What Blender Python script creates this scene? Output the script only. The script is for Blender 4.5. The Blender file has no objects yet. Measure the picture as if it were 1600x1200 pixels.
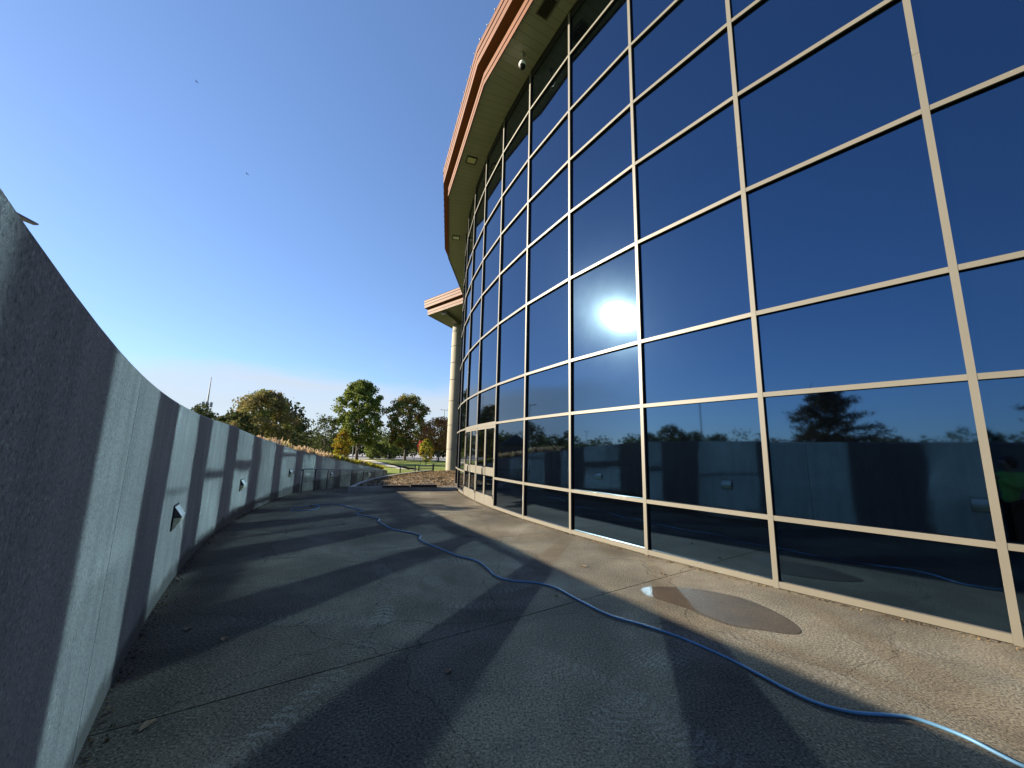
import bpy, math, random
import numpy as np
from mathutils import Vector, Matrix

SC = bpy.context.scene
COL = SC.collection

# ------------------------------------------------------------------ camera
EYE = 1.555
FOCAL, PITCH, ROLL = 622.9, 0.16896, 0.02222
cd = bpy.data.cameras.new('camera'); CAM = bpy.data.objects.new('camera', cd); COL.objects.link(CAM)
SC.camera = CAM
cd.sensor_width = 36.0; cd.lens = 36.0 * FOCAL / 1600.0; cd.clip_start = 0.02; cd.clip_end = 6000
_cp, _sp = math.cos(PITCH), math.sin(PITCH)
_w = Vector((0, _cp, _sp)); _u0 = Vector((0, -_sp, _cp)); _r0 = Vector((1, 0, 0))
_r = _r0 * math.cos(ROLL) + _u0 * math.sin(ROLL); _u = -_r0 * math.sin(ROLL) + _u0 * math.cos(ROLL)
_m = Matrix((_r, _u, -_w)).transposed().to_4x4(); _m.translation = (0, 0, EYE); CAM.matrix_world = _m

# ------------------------------------------------------------------ sky and sun
SUN = Vector((-0.93244, 0.15991, 0.32400)).normalized()
SUN_EL = math.asin(SUN.z); SUN_AZ = math.atan2(SUN.x, SUN.y)
W = bpy.data.worlds.new('World'); SC.world = W; W.use_nodes = True
nt = W.node_tree; N = nt.nodes; L = nt.links
bg = N['Background']
sky = N.new('ShaderNodeTexSky'); sky.sky_type = 'NISHITA'; sky.sun_disc = False
sky.sun_elevation = SUN_EL; sky.sun_rotation = SUN_AZ
sky.air_density = 1.0; sky.dust_density = 0.2; sky.ozone_density = 2.6; sky.altitude = 200
bg.inputs['Strength'].default_value = 0.05
# low bank of thin cloud along the horizon
tc = N.new('ShaderNodeTexCoord'); sep = N.new('ShaderNodeSeparateXYZ'); L.new(tc.outputs['Generated'], sep.inputs[0])
mp = N.new('ShaderNodeMapping'); mp.inputs['Scale'].default_value = (1.6, 1.6, 5.0); mp.inputs['Location'].default_value = (0.35, 0.1, 0.0)
L.new(tc.outputs['Generated'], mp.inputs[0])
nz = N.new('ShaderNodeTexNoise'); nz.inputs['Scale'].default_value = 1.5; nz.inputs['Detail'].default_value = 4; nz.inputs['Roughness'].default_value = 0.45
L.new(mp.outputs[0], nz.inputs['Vector'])
def wmath(op, a, b=None, c=None):
    n = N.new('ShaderNodeMath'); n.operation = op
    for i, v in enumerate((a, b, c)):
        if v is None: continue
        if isinstance(v, (int, float)): n.inputs[i].default_value = v
        else: L.new(v, n.inputs[i])
    return n.outputs[0]
edge = wmath('MULTIPLY_ADD', nz.outputs['Fac'], 0.20, 0.075)
dif = wmath('SUBTRACT', edge, sep.outputs['Z'])
rmp = N.new('ShaderNodeMapRange'); rmp.interpolation_type = 'SMOOTHSTEP'
rmp.inputs['From Min'].default_value = -0.006; rmp.inputs['From Max'].default_value = 0.05
L.new(dif, rmp.inputs['Value'])
wisp = N.new('ShaderNodeTexNoise'); wisp.inputs['Scale'].default_value = 3.0; wisp.inputs['Detail'].default_value = 5
mp2 = N.new('ShaderNodeMapping'); mp2.inputs['Scale'].default_value = (1.0, 1.0, 9.0); L.new(tc.outputs['Generated'], mp2.inputs[0]); L.new(mp2.outputs[0], wisp.inputs['Vector'])
bank = wmath('ADD', wmath('MULTIPLY', sep.outputs['X'], -.5), wmath('MULTIPLY', sep.outputs['Y'], .87))
bk = N.new('ShaderNodeMapRange'); bk.interpolation_type = 'SMOOTHSTEP'; bk.inputs['From Min'].default_value = .50; bk.inputs['From Max'].default_value = .88; L.new(bank, bk.inputs['Value'])
cm = wmath('MULTIPLY', wmath('MULTIPLY', rmp.outputs[0], bk.outputs[0]), wmath('MULTIPLY_ADD', wisp.outputs['Fac'], 0.5, 0.52))
mixw = N.new('ShaderNodeMix'); mixw.data_type = 'RGBA'
L.new(cm, mixw.inputs['Factor']); gam = N.new('ShaderNodeGamma'); gam.inputs['Gamma'].default_value = 0.76; L.new(sky.outputs[0], gam.inputs['Color'])
hsv = N.new('ShaderNodeHueSaturation'); hsv.inputs['Saturation'].default_value = 1.0; hsv.inputs['Value'].default_value = 1.0
tint = N.new('ShaderNodeMix'); tint.data_type = 'RGBA'; tint.blend_type = 'MULTIPLY'; tint.inputs['Factor'].default_value = 1.0; tint.inputs['B'].default_value = (1.0, 1.20, 1.58, 1)
L.new(gam.outputs[0], tint.inputs['A']); L.new(tint.outputs['Result'], hsv.inputs['Color'])
L.new(hsv.outputs[0], mixw.inputs['A']); mixw.inputs['B'].default_value = (3.5, 3.85, 4.2, 1)
L.new(mixw.outputs['Result'], bg.inputs['Color'])

sl = bpy.data.lights.new('sun', 'SUN'); sl.energy = 5.0; sl.angle = math.radians(0.75); sl.color = (1.0, 0.88, 0.68)
so = bpy.data.objects.new('sun', sl); COL.objects.link(so); so.rotation_euler = SUN.to_track_quat('Z', 'Y').to_euler()
so.location = SUN * 60

vs = SC.view_settings
vs.view_transform = 'Standard'; vs.look = 'None'; vs.gamma = 1.0; vs.exposure = 2.0
cy = SC.cycles
cy.use_denoising = True; cy.use_adaptive_sampling = False
cy.caustics_reflective = True; cy.caustics_refractive = False
cy.sample_clamp_indirect = 0.0; cy.sample_clamp_direct = 0.0; cy.blur_glossy = 0.0
cy.max_bounces = 7; cy.diffuse_bounces = 4; cy.glossy_bounces = 5; cy.transmission_bounces = 3; cy.transparent_max_bounces = 6
cy.use_guiding = True; cy.use_surface_guiding = True; cy.guiding_training_samples = 128; cy.surface_guiding_probability = 0.6

# ------------------------------------------------------------------ plan constants (metres)
CX, CY = 26.2999, 22.9556            # common centre of the curved facade and the curved wall
RG = 29.125                          # facade radius (face of the frame caps)
RW = 35.15                           # inner face of the concrete wall
A0 = math.radians(221.27719); DA = 0.06283577
ROWS = [0, .822, 2.363, 3.473, 5.313, 6.892, 8.215, 9.53, 11.08, 12.33]
def PT(th, r, z=0.0):
    a = math.radians(th); return Vector((CX + r * math.cos(a), CY + r * math.sin(a), z))
def MUL(i): return math.degrees(A0 - (i - 1) * DA)
def smooth(a, b, x):
    t = min(1.0, max(0.0, (x - a) / (b - a))); return t * t * (3 - 2 * t)
TOPS = [(262, 1.95), (205, 1.95), (203.7, 1.90), (197.8, 1.70), (193.5, 1.48), (189.6, 1.31), (185.3, 1.07), (180.5, .77), (176, .47), (173.2, .27), (171.5, .12)]
def wall_top(th):
    for (a, za), (b, zb) in zip(TOPS, TOPS[1:]):
        if a >= th >= b: return zb + (za - zb) * (th - b) / (a - b)
    return TOPS[0][1] if th > 262 else TOPS[-1][1]
def paving_z(th, r):
    z = -0.10 * smooth(207, 198, th) * smooth(31.0, 34.8, r)
    if th < 193.2 and r > 33.2: z = -0.10 * smooth(207, 198, th) - 0.031 * (193.2 - th)
    return z

# ------------------------------------------------------------------ helpers
def link(o, parent=None):
    COL.objects.link(o)
    if parent is not None:
        o.parent = parent; o.matrix_parent_inverse = Matrix.Translation(-parent.location)
    return o
def tag(o, label=None, cat=None, group=None, kind=None):
    if label: o['label'] = label
    if cat: o['category'] = cat
    if group: o['group'] = group
    if kind: o['kind'] = kind
    return o
def empty(name, loc=(0, 0, 0), label=None, cat=None, group=None, kind=None):
    o = bpy.data.objects.new(name, None); o.location = loc; o.empty_display_size = 0.3; COL.objects.link(o)
    return tag(o, label, cat, group, kind)
class MB:
    """collects shapes for ONE mesh"""
    def __init__(s): s.v = []; s.f = []; s.m = []; s.s = []
    def add(s, vs, fs, mi=0, sm=False):
        b = len(s.v); s.v += [tuple(v) for v in vs]
        for f in fs: s.f.append(tuple(b + i for i in f)); s.m.append(mi); s.s.append(sm)
        return s
    def obox(s, o, ex, ey, ez, x0, x1, y0, y1, z0, z1, mi=0):
        o = Vector(o); P = [o + ex * x + ey * y + ez * z for z in (z0, z1) for x, y in ((x0, y0), (x1, y0), (x1, y1), (x0, y1))]
        return s.add(P, [(3, 2, 1, 0), (4, 5, 6, 7), (0, 1, 5, 4), (1, 2, 6, 5), (2, 3, 7, 6), (3, 0, 4, 7)], mi)
    def box(s, x0, x1, y0, y1, z0, z1, mi=0):
        return s.obox((0, 0, 0), Vector((1, 0, 0)), Vector((0, 1, 0)), Vector((0, 0, 1)), x0, x1, y0, y1, z0, z1, mi)
    def tube(s, pts, rad, seg=8, mi=0, cap=True):
        pts = [Vector(p) for p in pts]; n = len(pts); rads = rad if isinstance(rad, (list, tuple)) else [rad] * n
        vs = []; ref = None
        for i, p in enumerate(pts):
            t = (pts[min(i + 1, n - 1)] - pts[max(i - 1, 0)]).normalized()
            if ref is None: ref = Vector((0, 0, 1)) if abs(t.z) < .9 else Vector((1, 0, 0))
            a = t.cross(ref).normalized(); b = a.cross(t).normalized(); ref = b
            for k in range(seg):
                q = 2 * math.pi * k / seg; vs.append(p + (a * math.cos(q) + b * math.sin(q)) * rads[i])
        fs = [(i * seg + k, i * seg + (k + 1) % seg, (i + 1) * seg + (k + 1) % seg, (i + 1) * seg + k) for i in range(n - 1) for k in range(seg)]
        s.add(vs, fs, mi, True)
        if cap: s.add(vs[:seg], [tuple(range(seg))[::-1]], mi); s.add(vs[-seg:], [tuple(range(seg))], mi)
        return s
    def lathe(s, c, prof, seg=24, mi=0):
        c = Vector(c); vs = [c + Vector((r * math.cos(2 * math.pi * k / seg), r * math.sin(2 * math.pi * k / seg), z)) for r, z in prof for k in range(seg)]
        fs = [(i * seg + k, i * seg + (k + 1) % seg, (i + 1) * seg + (k + 1) % seg, (i + 1) * seg + k) for i in range(len(prof) - 1) for k in range(seg)]
        return s.add(vs, fs, mi, True)
    def prism(s, base, dz, mi=0):
        n = len(base); b = [Vector(p) for p in base]; t = [p + Vector((0, 0, dz)) for p in b]
        return s.add(b + t, [tuple(range(n))[::-1], tuple(range(n, 2 * n))] + [(i, (i + 1) % n, n + (i + 1) % n, n + i) for i in range(n)], mi)
    def mesh(s, name, mats):
        me = bpy.data.meshes.new(name); me.from_pydata(s.v, [], s.f)
        for m in (mats if isinstance(mats, (list, tuple)) else [mats]): me.materials.append(m)
        me.polygons.foreach_set('material_index', s.m); me.polygons.foreach_set('use_smooth', s.s); me.update()
        return me
    def build(s, name, mats, parent=None, **k):
        o = bpy.data.objects.new(name, s.mesh(name, mats)); link(o, parent); return tag(o, **k)
def copy_tree(o, loc=None, rz=None, label=None, scale=None, parent=None):
    c = o.copy(); COL.objects.link(c)
    if parent is not None: c.parent = parent
    for ch in o.children: copy_tree(ch, parent=c)
    if loc is not None: c.location = loc
    if rz is not None: c.rotation_euler = (0, 0, rz)
    if scale is not None: c.scale = scale
    if label: c['label'] = label
    return c
def local_part(mb, name, mats, parent, **k):      # a part of a prototype built round its own origin
    o = bpy.data.objects.new(name, mb.mesh(name, mats)); COL.objects.link(o); o.parent = parent; return tag(o, **k)

# ------------------------------------------------------------------ materials
def new_mat(name):
    m = bpy.data.materials.new(name); m.use_nodes = True; t = m.node_tree
    return m, t, t.nodes['Principled BSDF']
def nd(t, kind, **inp):
    n = t.nodes.new(kind)
    for k, v in inp.items():
        k = k.replace('_', ' ')
        if isinstance(v, bpy.types.NodeSocket): t.links.new(v, n.inputs[k])
        else: n.inputs[k].default_value = v
    return n
def coords(t, scale=(1, 1, 1), kind='Object', rot=(0, 0, 0)):
    c = t.nodes.new('ShaderNodeTexCoord'); m = t.nodes.new('ShaderNodeMapping'); m.inputs['Scale'].default_value = scale; m.inputs['Rotation'].default_value = rot
    t.links.new(c.outputs[kind], m.inputs[0]); return m.outputs[0]
def ramp(t, fac, stops, interp='LINEAR'):
    r = t.nodes.new('ShaderNodeValToRGB'); r.color_ramp.interpolation = interp
    while len(r.color_ramp.elements) < len(stops): r.color_ramp.elements.new(0.5)
    for e, (p, c) in zip(r.color_ramp.elements, stops): e.position = p; e.color = (*c, 1) if len(c) == 3 else c
    t.links.new(fac, r.inputs[0]); return r.outputs[0]
def mix(t, fac, a, b, mode='MIX'):
    n = t.nodes.new('ShaderNodeMix'); n.data_type = 'RGBA'; n.blend_type = mode
    for k, v in (('Factor', fac), ('A', a), ('B', b)):
        if isinstance(v, bpy.types.NodeSocket): t.links.new(v, n.inputs[k])
        else: n.inputs[k].default_value = v if k == 'Factor' else (*v, 1)
    return n.outputs['Result']
def mth(t, op, a, b=0.0, clamp=False):
    n = t.nodes.new('ShaderNodeMath'); n.operation = op; n.use_clamp = clamp
    for i, v in enumerate((a, b)):
        if isinstance(v, bpy.types.NodeSocket): t.links.new(v, n.inputs[i])
        else: n.inputs[i].default_value = v
    return n.outputs[0]
def bump(t, b, h, strength=.3, dist=.01):
    n = nd(t, 'ShaderNodeBump', Strength=strength, Distance=dist, Height=h); t.links.new(n.outputs[0], b.inputs['Normal']); return n
def plain(name, col, rough=.6, var=.12, scale=6.0, metal=0.0, bump_s=0.0, bump_scale=60.0, spec=.4):
    m, t, b = new_mat(name)
    n = nd(t, 'ShaderNodeTexNoise', Vector=coords(t), Scale=scale, Detail=5.0)
    t.links.new(ramp(t, n.outputs['Fac'], [(.25, tuple(c * (1 - var) for c in col)), (.75, tuple(min(1, c * (1 + var)) for c in col))]), b.inputs['Base Color'])
    b.inputs['Roughness'].default_value = rough; b.inputs['Metallic'].default_value = metal; b.inputs['Specular IOR Level'].default_value = spec
    if bump_s:
        n2 = nd(t, 'ShaderNodeTexNoise', Vector=coords(t), Scale=bump_scale, Detail=4.0); bump(t, b, n2.outputs['Fac'], bump_s, .004)
    return m

def mat_wall():
    m, t, b = new_mat('board_cast_concrete')
    big = nd(t, 'ShaderNodeTexNoise', Vector=coords(t), Scale=.7, Detail=5.0, Roughness=.6)
    strk = nd(t, 'ShaderNodeTexNoise', Vector=coords(t, (3.2, 3.2, .5)), Scale=1.5, Detail=6.0, Roughness=.65)
    sp = nd(t, 'ShaderNodeTexNoise', Vector=coords(t), Scale=70.0, Detail=3.0, Roughness=.75)
    base = ramp(t, big.outputs['Fac'], [(.3, (.29, .282, .255)), (.7, (.40, .387, .348))])
    base = mix(t, ramp(t, strk.outputs['Fac'], [(.44, (0, 0, 0)), (.72, (.75, .75, .75))]), base, (.19, .187, .17))
    base = mix(t, ramp(t, sp.outputs['Fac'], [(.53, (0, 0, 0)), (.66, (.85, .85, .85))]), base, (.12, .12, .11))
    base = mix(t, ramp(t, sp.outputs['Fac'], [(.30, (.8, .8, .8)), (.43, (0, 0, 0))]), base, (.56, .55, .50))
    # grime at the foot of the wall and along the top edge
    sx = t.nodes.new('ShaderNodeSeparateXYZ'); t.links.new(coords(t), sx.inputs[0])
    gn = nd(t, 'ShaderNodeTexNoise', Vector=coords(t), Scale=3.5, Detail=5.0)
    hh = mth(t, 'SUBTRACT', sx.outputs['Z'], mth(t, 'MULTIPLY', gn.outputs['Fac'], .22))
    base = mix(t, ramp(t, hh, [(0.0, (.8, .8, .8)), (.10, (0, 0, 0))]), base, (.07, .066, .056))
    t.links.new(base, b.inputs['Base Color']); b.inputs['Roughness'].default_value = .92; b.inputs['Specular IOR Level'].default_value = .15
    vo = nd(t, 'ShaderNodeTexVoronoi', Vector=coords(t), Scale=38.0)
    h = mth(t, 'ADD', mth(t, 'MULTIPLY', sp.outputs['Fac'], .8), mth(t, 'MULTIPLY', ramp(t, vo.outputs['Distance'], [(.0, (0, 0, 0)), (.22, (1, 1, 1))]), .5))
    bump(t, b, h, .5, .010)
    return m
def mat_patio():
    m, t, b = new_mat('worn_patio_concrete')
    P = coords(t)
    n1 = nd(t, 'ShaderNodeTexNoise', Vector=P, Scale=.55, Detail=6.0, Roughness=.62, Distortion=.4)
    n2 = nd(t, 'ShaderNodeTexNoise', Vector=P, Scale=3.2, Detail=7.0, Roughness=.7)
    sp = nd(t, 'ShaderNodeTexNoise', Vector=P, Scale=62.0, Detail=3.0, Roughness=.75)
    sp2 = nd(t, 'ShaderNodeTexNoise', Vector=P, Scale=17.0, Detail=5.0, Roughness=.7)
    c = ramp(t, n1.outputs['Fac'], [(.3, (.062, .054, .042)), (.5, (.126, .110, .084)), (.72, (.225, .196, .148))])
    c = mix(t, ramp(t, n2.outputs['Fac'], [(.5, (0, 0, 0)), (.75, (.8, .8, .8))]), c, (.085, .08, .07))
    # pale scuffs and tyre scrub marks: broken arcs
    wv = nd(t, 'ShaderNodeTexWave', Vector=coords(t, (1, 1, 1), rot=(0, 0, .9)), Scale=9.0, Distortion=5.0, Detail=2.0, Detail_Scale=1.2)
    msk = nd(t, 'ShaderNodeTexNoise', Vector=coords(t, (1.1, .8, 1)), Scale=1.15, Detail=3.0)
    sc = mth(t, 'MULTIPLY', ramp(t, wv.outputs['Fac'], [(.55, (0, 0, 0)), (.9, (1, 1, 1))]), ramp(t, msk.outputs['Fac'], [(.55, (0, 0, 0)), (.68, (.42, .42, .42))]))
    sc = mth(t, 'MULTIPLY', sc, ramp(t, sp2.outputs['Fac'], [(.35, (0, 0, 0)), (.6, (1, 1, 1))]))
    c = mix(t, sc, c, (.36, .335, .285))
    def tread(cx, cy, rad, width, freq, amt, skew):           # a tyre's dusty print: a band round a centre, cut by lugs
        sb = t.nodes.new('ShaderNodeVectorMath'); sb.operation = 'SUBTRACT'; t.links.new(P, sb.inputs[0]); sb.inputs[1].default_value = (cx, cy, 0)
        xy = t.nodes.new('ShaderNodeSeparateXYZ'); t.links.new(sb.outputs[0], xy.inputs[0])
        d = mth(t, 'SQRT', mth(t, 'ADD', mth(t, 'MULTIPLY', xy.outputs[0], xy.outputs[0]), mth(t, 'MULTIPLY', xy.outputs[1], xy.outputs[1])))
        q = mth(t, 'ABSOLUTE', mth(t, 'SUBTRACT', d, rad)); band = ramp(t, mth(t, 'DIVIDE', q, width), [(.7, (1, 1, 1)), (1.0, (0, 0, 0))])
        an = mth(t, 'ARCTAN2', xy.outputs[1], xy.outputs[0])
        lug = mth(t, 'SINE', mth(t, 'ADD', mth(t, 'MULTIPLY', an, freq), mth(t, 'MULTIPLY', q, skew)))
        lg = ramp(t, mth(t, 'MULTIPLY_ADD', lug, .5), [(.35, (.15, .15, .15)), (.6, (1, 1, 1))]) if False else ramp(t, mth(t, 'ADD', mth(t, 'MULTIPLY', lug, .5), .5), [(.35, (.1, .1, .1)), (.62, (1, 1, 1))])
        wear = nd(t, 'ShaderNodeTexNoise', Vector=P, Scale=1.6, Detail=5.0, Roughness=.7)
        return mth(t, 'MULTIPLY', mth(t, 'MULTIPLY', band, lg), mth(t, 'MULTIPLY', ramp(t, wear.outputs['Fac'], [(.42, (0, 0, 0)), (.6, (1, 1, 1))]), amt))
    vc = nd(t, 'ShaderNodeTexVoronoi', Vector=mix(t, .35, P, nd(t, 'ShaderNodeTexNoise', Vector=P, Scale=1.3, Detail=5.0).outputs['Color'], 'LINEAR_LIGHT'), Scale=.42); vc.feature = 'DISTANCE_TO_EDGE'
    c = mix(t, ramp(t, vc.outputs['Distance'], [(.0, (.75, .75, .75)), (.0035, (0, 0, 0))]), c, (.03, .027, .022))
    for a_ in ((-.35, 5.45, .62, .13, 60, .30, 30), (-.30, 5.35, .95, .12, 90, .24, -30), (-5.3, 3.6, 4.15, .11, 320, .34, 40), (2.6, 1.6, 2.25, .15, 190, .22, 35), (-1.6, .9, 3.1, .14, 260, .22, -40), (4.6, 7.2, 4.6, .14, 380, .20, 40)):
        c = mix(t, tread(*a_), c, (.34, .32, .28))
    c = mix(t, ramp(t, sp.outputs['Fac'], [(.36, (.9, .9, .9)), (.52, (0, 0, 0))]), c, (.024, .022, .020))
    c = mix(t, ramp(t, sp.outputs['Fac'], [(.56, (0, 0, 0)), (.70, (.7, .7, .7))]), c, (.30, .265, .20))
    t.links.new(c, b.inputs['Base Color']); b.inputs['Roughness'].default_value = .95; b.inputs['Specular IOR Level'].default_value = .04
    h = mth(t, 'ADD', sp.outputs['Fac'], mth(t, 'MULTIPLY', sp2.outputs['Fac'], .8))
    bump(t, b, h, .45, .008)
    return m
def mat_glass():
    m, t, b = new_mat('mirror_tinted_glass')
    b.inputs['Base Color'].default_value = (.0004, .0005, .0007, 1)
    b.inputs['Roughness'].default_value = .031; b.inputs['IOR'].default_value = 2.55
    b.inputs['Specular Tint'].default_value = (.34, .63, 1.0, 1)
    # dust film: a faint bluish rough lobe, puts a halo round the mirrored sun
    dn = nd(t, 'ShaderNodeTexNoise', Vector=coords(t), Scale=2.2, Detail=5.0)
    g = nd(t, 'ShaderNodeBsdfGlossy', Color=(.45, .75, 1.0, 1), Roughness=.22)
    ms = t.nodes.new('ShaderNodeMixShader')
    f = mth(t, 'ADD', mth(t, 'MULTIPLY', dn.outputs['Fac'], .0012), .0011)
    t.links.new(f, ms.inputs[0]); t.links.new(b.outputs[0], ms.inputs[1]); t.links.new(g.outputs[0], ms.inputs[2])
    t.links.new(ms.outputs[0], t.nodes['Material Output'].inputs['Surface'])
    return m
def mat_leaf(name, dark, light, odd=None, scale=1.2):
    m, t, b = new_mat(name)
    gi = t.nodes.new('ShaderNodeNewGeometry'); n = nd(t, 'ShaderNodeTexNoise', Vector=coords(t), Scale=scale, Detail=2.0)
    f = mth(t, 'ADD', mth(t, 'MULTIPLY', gi.outputs['Random Per Island'], .55), mth(t, 'MULTIPLY', n.outputs['Fac'], .5))
    c = ramp(t, f, [(.2, dark), (.8, light)])
    if odd:
        n2 = nd(t, 'ShaderNodeTexNoise', Vector=coords(t), Scale=scale * .5, Detail=2.0)
        c = mix(t, ramp(t, n2.outputs['Fac'], [(.48, (0, 0, 0)), (.62, (1, 1, 1))]), c, odd)
    d = nd(t, 'ShaderNodeBsdfDiffuse', Color=c); tr = nd(t, 'ShaderNodeBsdfTranslucent', Color=c)
    ms = t.nodes.new('ShaderNodeMixShader'); ms.inputs[0].default_value = .3
    t.links.new(d.outputs[0], ms.inputs[1]); t.links.new(tr.outputs[0], ms.inputs[2]); t.links.new(ms.outputs[0], t.nodes['Material Output'].inputs['Surface'])
    return m
def mat_soffit():
    m, t, b = new_mat('ribbed_soffit_panel')
    uv = nd(t, 'ShaderNodeTexWave', Vector=coords(t, (1, 1, 1), 'UV'), Scale=1.0); uv.wave_profile = 'SAW'
    l = ramp(t, uv.outputs['Fac'], [(0, (.13, .122, .108)), (.10, (.265, .253, .225)), (1, (.265, .253, .225))])
    n = nd(t, 'ShaderNodeTexNoise', Vector=coords(t), Scale=1.5, Detail=4.0)
    t.links.new(mix(t, .25, l, n.outputs['Fac'], 'MULTIPLY'), b.inputs['Base Color']); b.inputs['Roughness'].default_value = .55
    bump(t, b, ramp(t, uv.outputs['Fac'], [(0, (0, 0, 0)), (.12, (1, 1, 1))]), .5, .006)
    return m
def mat_ground():
    m, t, b = new_mat('mown_grass')
    n1 = nd(t, 'ShaderNodeTexNoise', Vector=coords(t), Scale=.25, Detail=6.0, Roughness=.7); n2 = nd(t, 'ShaderNodeTexNoise', Vector=coords(t), Scale=9.0, Detail=6.0, Roughness=.8)
    c = ramp(t, n1.outputs['Fac'], [(.3, (.11, .155, .026)), (.7, (.19, .225, .045))])
    c = mix(t, ramp(t, n2.outputs['Fac'], [(.4, (0, 0, 0)), (.7, (.5, .5, .5))]), c, (.19, .185, .07))
    t.links.new(c, b.inputs['Base Color']); b.inputs['Roughness'].default_value = .9; b.inputs['Specular IOR Level'].default_value = .1
    bump(t, b, n2.outputs['Fac'], .8, .05)
    return m
def mat_wet():
    m, t, b = new_mat('wet_concrete')
    sp = nd(t, 'ShaderNodeTexNoise', Vector=coords(t), Scale=62.0, Detail=3.0, Roughness=.75); n = nd(t, 'ShaderNodeTexNoise', Vector=coords(t), Scale=2.2, Detail=5.0)
    c = ramp(t, n.outputs['Fac'], [(.3, (.038, .030, .022)), (.7, (.070, .053, .036))])
    c = mix(t, ramp(t, sp.outputs['Fac'], [(.36, (.7, .7, .7)), (.5, (0, 0, 0))]), c, (.014, .012, .010))
    c = mix(t, ramp(t, sp.outputs['Fac'], [(.57, (0, 0, 0)), (.70, (.6, .6, .6))]), c, (.17, .15, .12))
    t.links.new(c, b.inputs['Base Color']); b.inputs['Roughness'].default_value = .5; b.inputs['IOR'].default_value = 1.33; b.inputs['Specular IOR Level'].default_value = .22
    bump(t, b, sp.outputs['Fac'], .45, .005)
    return m
M_WALL = mat_wall(); M_PATIO = mat_patio(); M_GLASS = mat_glass(); M_SOFFIT = mat_soffit(); M_GRASS = mat_ground(); M_WET = mat_wet()
M_TAN = plain('tan_painted_aluminium', (.106, .097, .078), .45, .05, 2.0)
M_BLACK = plain('black_gasket', (.008, .008, .009), .6, .2, 8.0, spec=.2)
M_DARK = plain('dark_flashing', (.035, .033, .03), .55, .2, 3.0)
M_COPPER = plain('copper_coloured_sheet', (.108, .042, .0215), .6, .16, 1.3, spec=.15)
M_COPPER_D = plain('brown_roof_sheet', (.07, .03, .018), .5, .12, 1.3)
M_STONE = plain('cream_cast_stone', (.205, .182, .142), .8, .12, 1.2, bump_s=.3, bump_scale=40)
M_CURB = plain('grey_curb_concrete', (.24, .225, .20), .9, .25, 3.0, bump_s=.5, bump_scale=50)
M_TIMBER = plain('black_timber', (.012, .011, .012), .7, .3, 9.0, bump_s=.4, bump_scale=30)
M_STEEL = plain('dark_handrail_paint', (.03, .03, .032), .4, .2, 5.0)
M_HOSE = plain('blue_hose_rubber', (.075, .18, .30), .5, .18, 5.0, spec=.35)
M_BRASS = plain('dull_hose_fitting', (.10, .09, .07), .35, .2, 8.0, metal=.8)
M_ASPH = plain('grey_asphalt', (.20, .20, .205), .9, .15, .3)
M_PATH = plain('pale_footpath_concrete', (.42, .37, .29), .9, .12, .6)
M_BARK = plain('grey_brown_bark', (.075, .06, .048), .95, .3, 5.0, bump_s=.6, bump_scale=14)
M_WHITE = plain('white_paint', (.62, .62, .60), .6, .1, 4.0)
M_GALV = plain('galvanised_pole', (.20, .20, .20), .55, .12, 2.0)
M_LENS = plain('yellowed_lens', (.50, .46, .30), .35, .12, 12.0)
M_LAMPB = plain('pale_lamp_casing', (.46, .46, .44), .5, .12, 10.0)
M_LEAF = {
    'green': mat_leaf('maple_green_leaf', (.055, .078, .018), (.20, .23, .058)),
    'turning': mat_leaf('turning_maple_leaf', (.055, .075, .02), (.19, .215, .055), (.20, .12, .05)),
    'olive': mat_leaf('olive_brown_leaf', (.11, .092, .04), (.27, .215, .095), (.15, .165, .05)),
    'dark': mat_leaf('dark_leaf', (.026, .036, .014), (.085, .098, .04)),
    'orange': mat_leaf('orange_leaf', (.20, .11, .04), (.38, .21, .07), (.30, .11, .06)),
    'gold': mat_leaf('golden_leaf', (.20, .135, .02), (.36, .23, .03), (.20, .20, .03), 2.0),
    'sapling': mat_leaf('sapling_leaf', (.17, .19, .03), (.32, .27, .04), (.33, .15, .03), .9),
    'pink': mat_leaf('crimson_leaf', (.25, .04, .05), (.40, .08, .08)),
    'bush': mat_leaf('bush_leaf', (.075, .105, .03), (.17, .20, .06), None, .8),
    'oak': mat_leaf('oak_leaf', (.035, .03, .014), (.10, .075, .035), (.10, .04, .03)),
    'plume': mat_leaf('grass_plume', (.33, .22, .14), (.52, .39, .26), (.30, .26, .09), 2.5),
    'yellow': mat_leaf('yellow_flower', (.16, .17, .03), (.42, .33, .04), (.14, .16, .04), 2.5),
    'mulch': mat_leaf('dry_mulch', (.075, .052, .03), (.30, .215, .125), (.05, .04, .025), 4.0),
}

# ------------------------------------------------------------------ ground, lot, path
def ground_z(th, r):
    if r < 35.27:
        return -0.95 if th > 171.5 and th < 262 else -0.78
    near = wall_top(th) - .20 if 171.5 <= th <= 262 else -0.78
    if 262 < th < 285: near = 1.75 * (1 - smooth(262, 285, th)) - .78 * smooth(262, 285, th)
    if 168 < th < 171.5: near = -0.78
    return near + (-0.75 - near) * smooth(39, 78, r)
radii = [2, 12, 22, 28, 33, 35.22, 35.34, 35.9, 37, 39, 42, 46, 51, 57, 64, 72, 80, 95, 120, 170, 260, 420, 800, 1600, 4000]
nth = 180; v = []; f = []
for ri, r in enumerate(radii):
    for k in range(nth):
        th = 360.0 * k / nth + .1; p = PT(th, r); v.append((p.x, p.y, ground_z(th, r)))
for ri in range(len(radii) - 1):
    for k in range(nth):
        a = ri * nth + k; b_ = ri * nth + (k + 1) % nth; f.append((a, b_, b_ + nth, a + nth))
mb = MB(); mb.add(v, f, 0, True); mb.add([v[k] for k in range(nth)], [tuple(range(nth))], 0)
mb.build('ground', M_GRASS, kind='structure')
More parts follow.
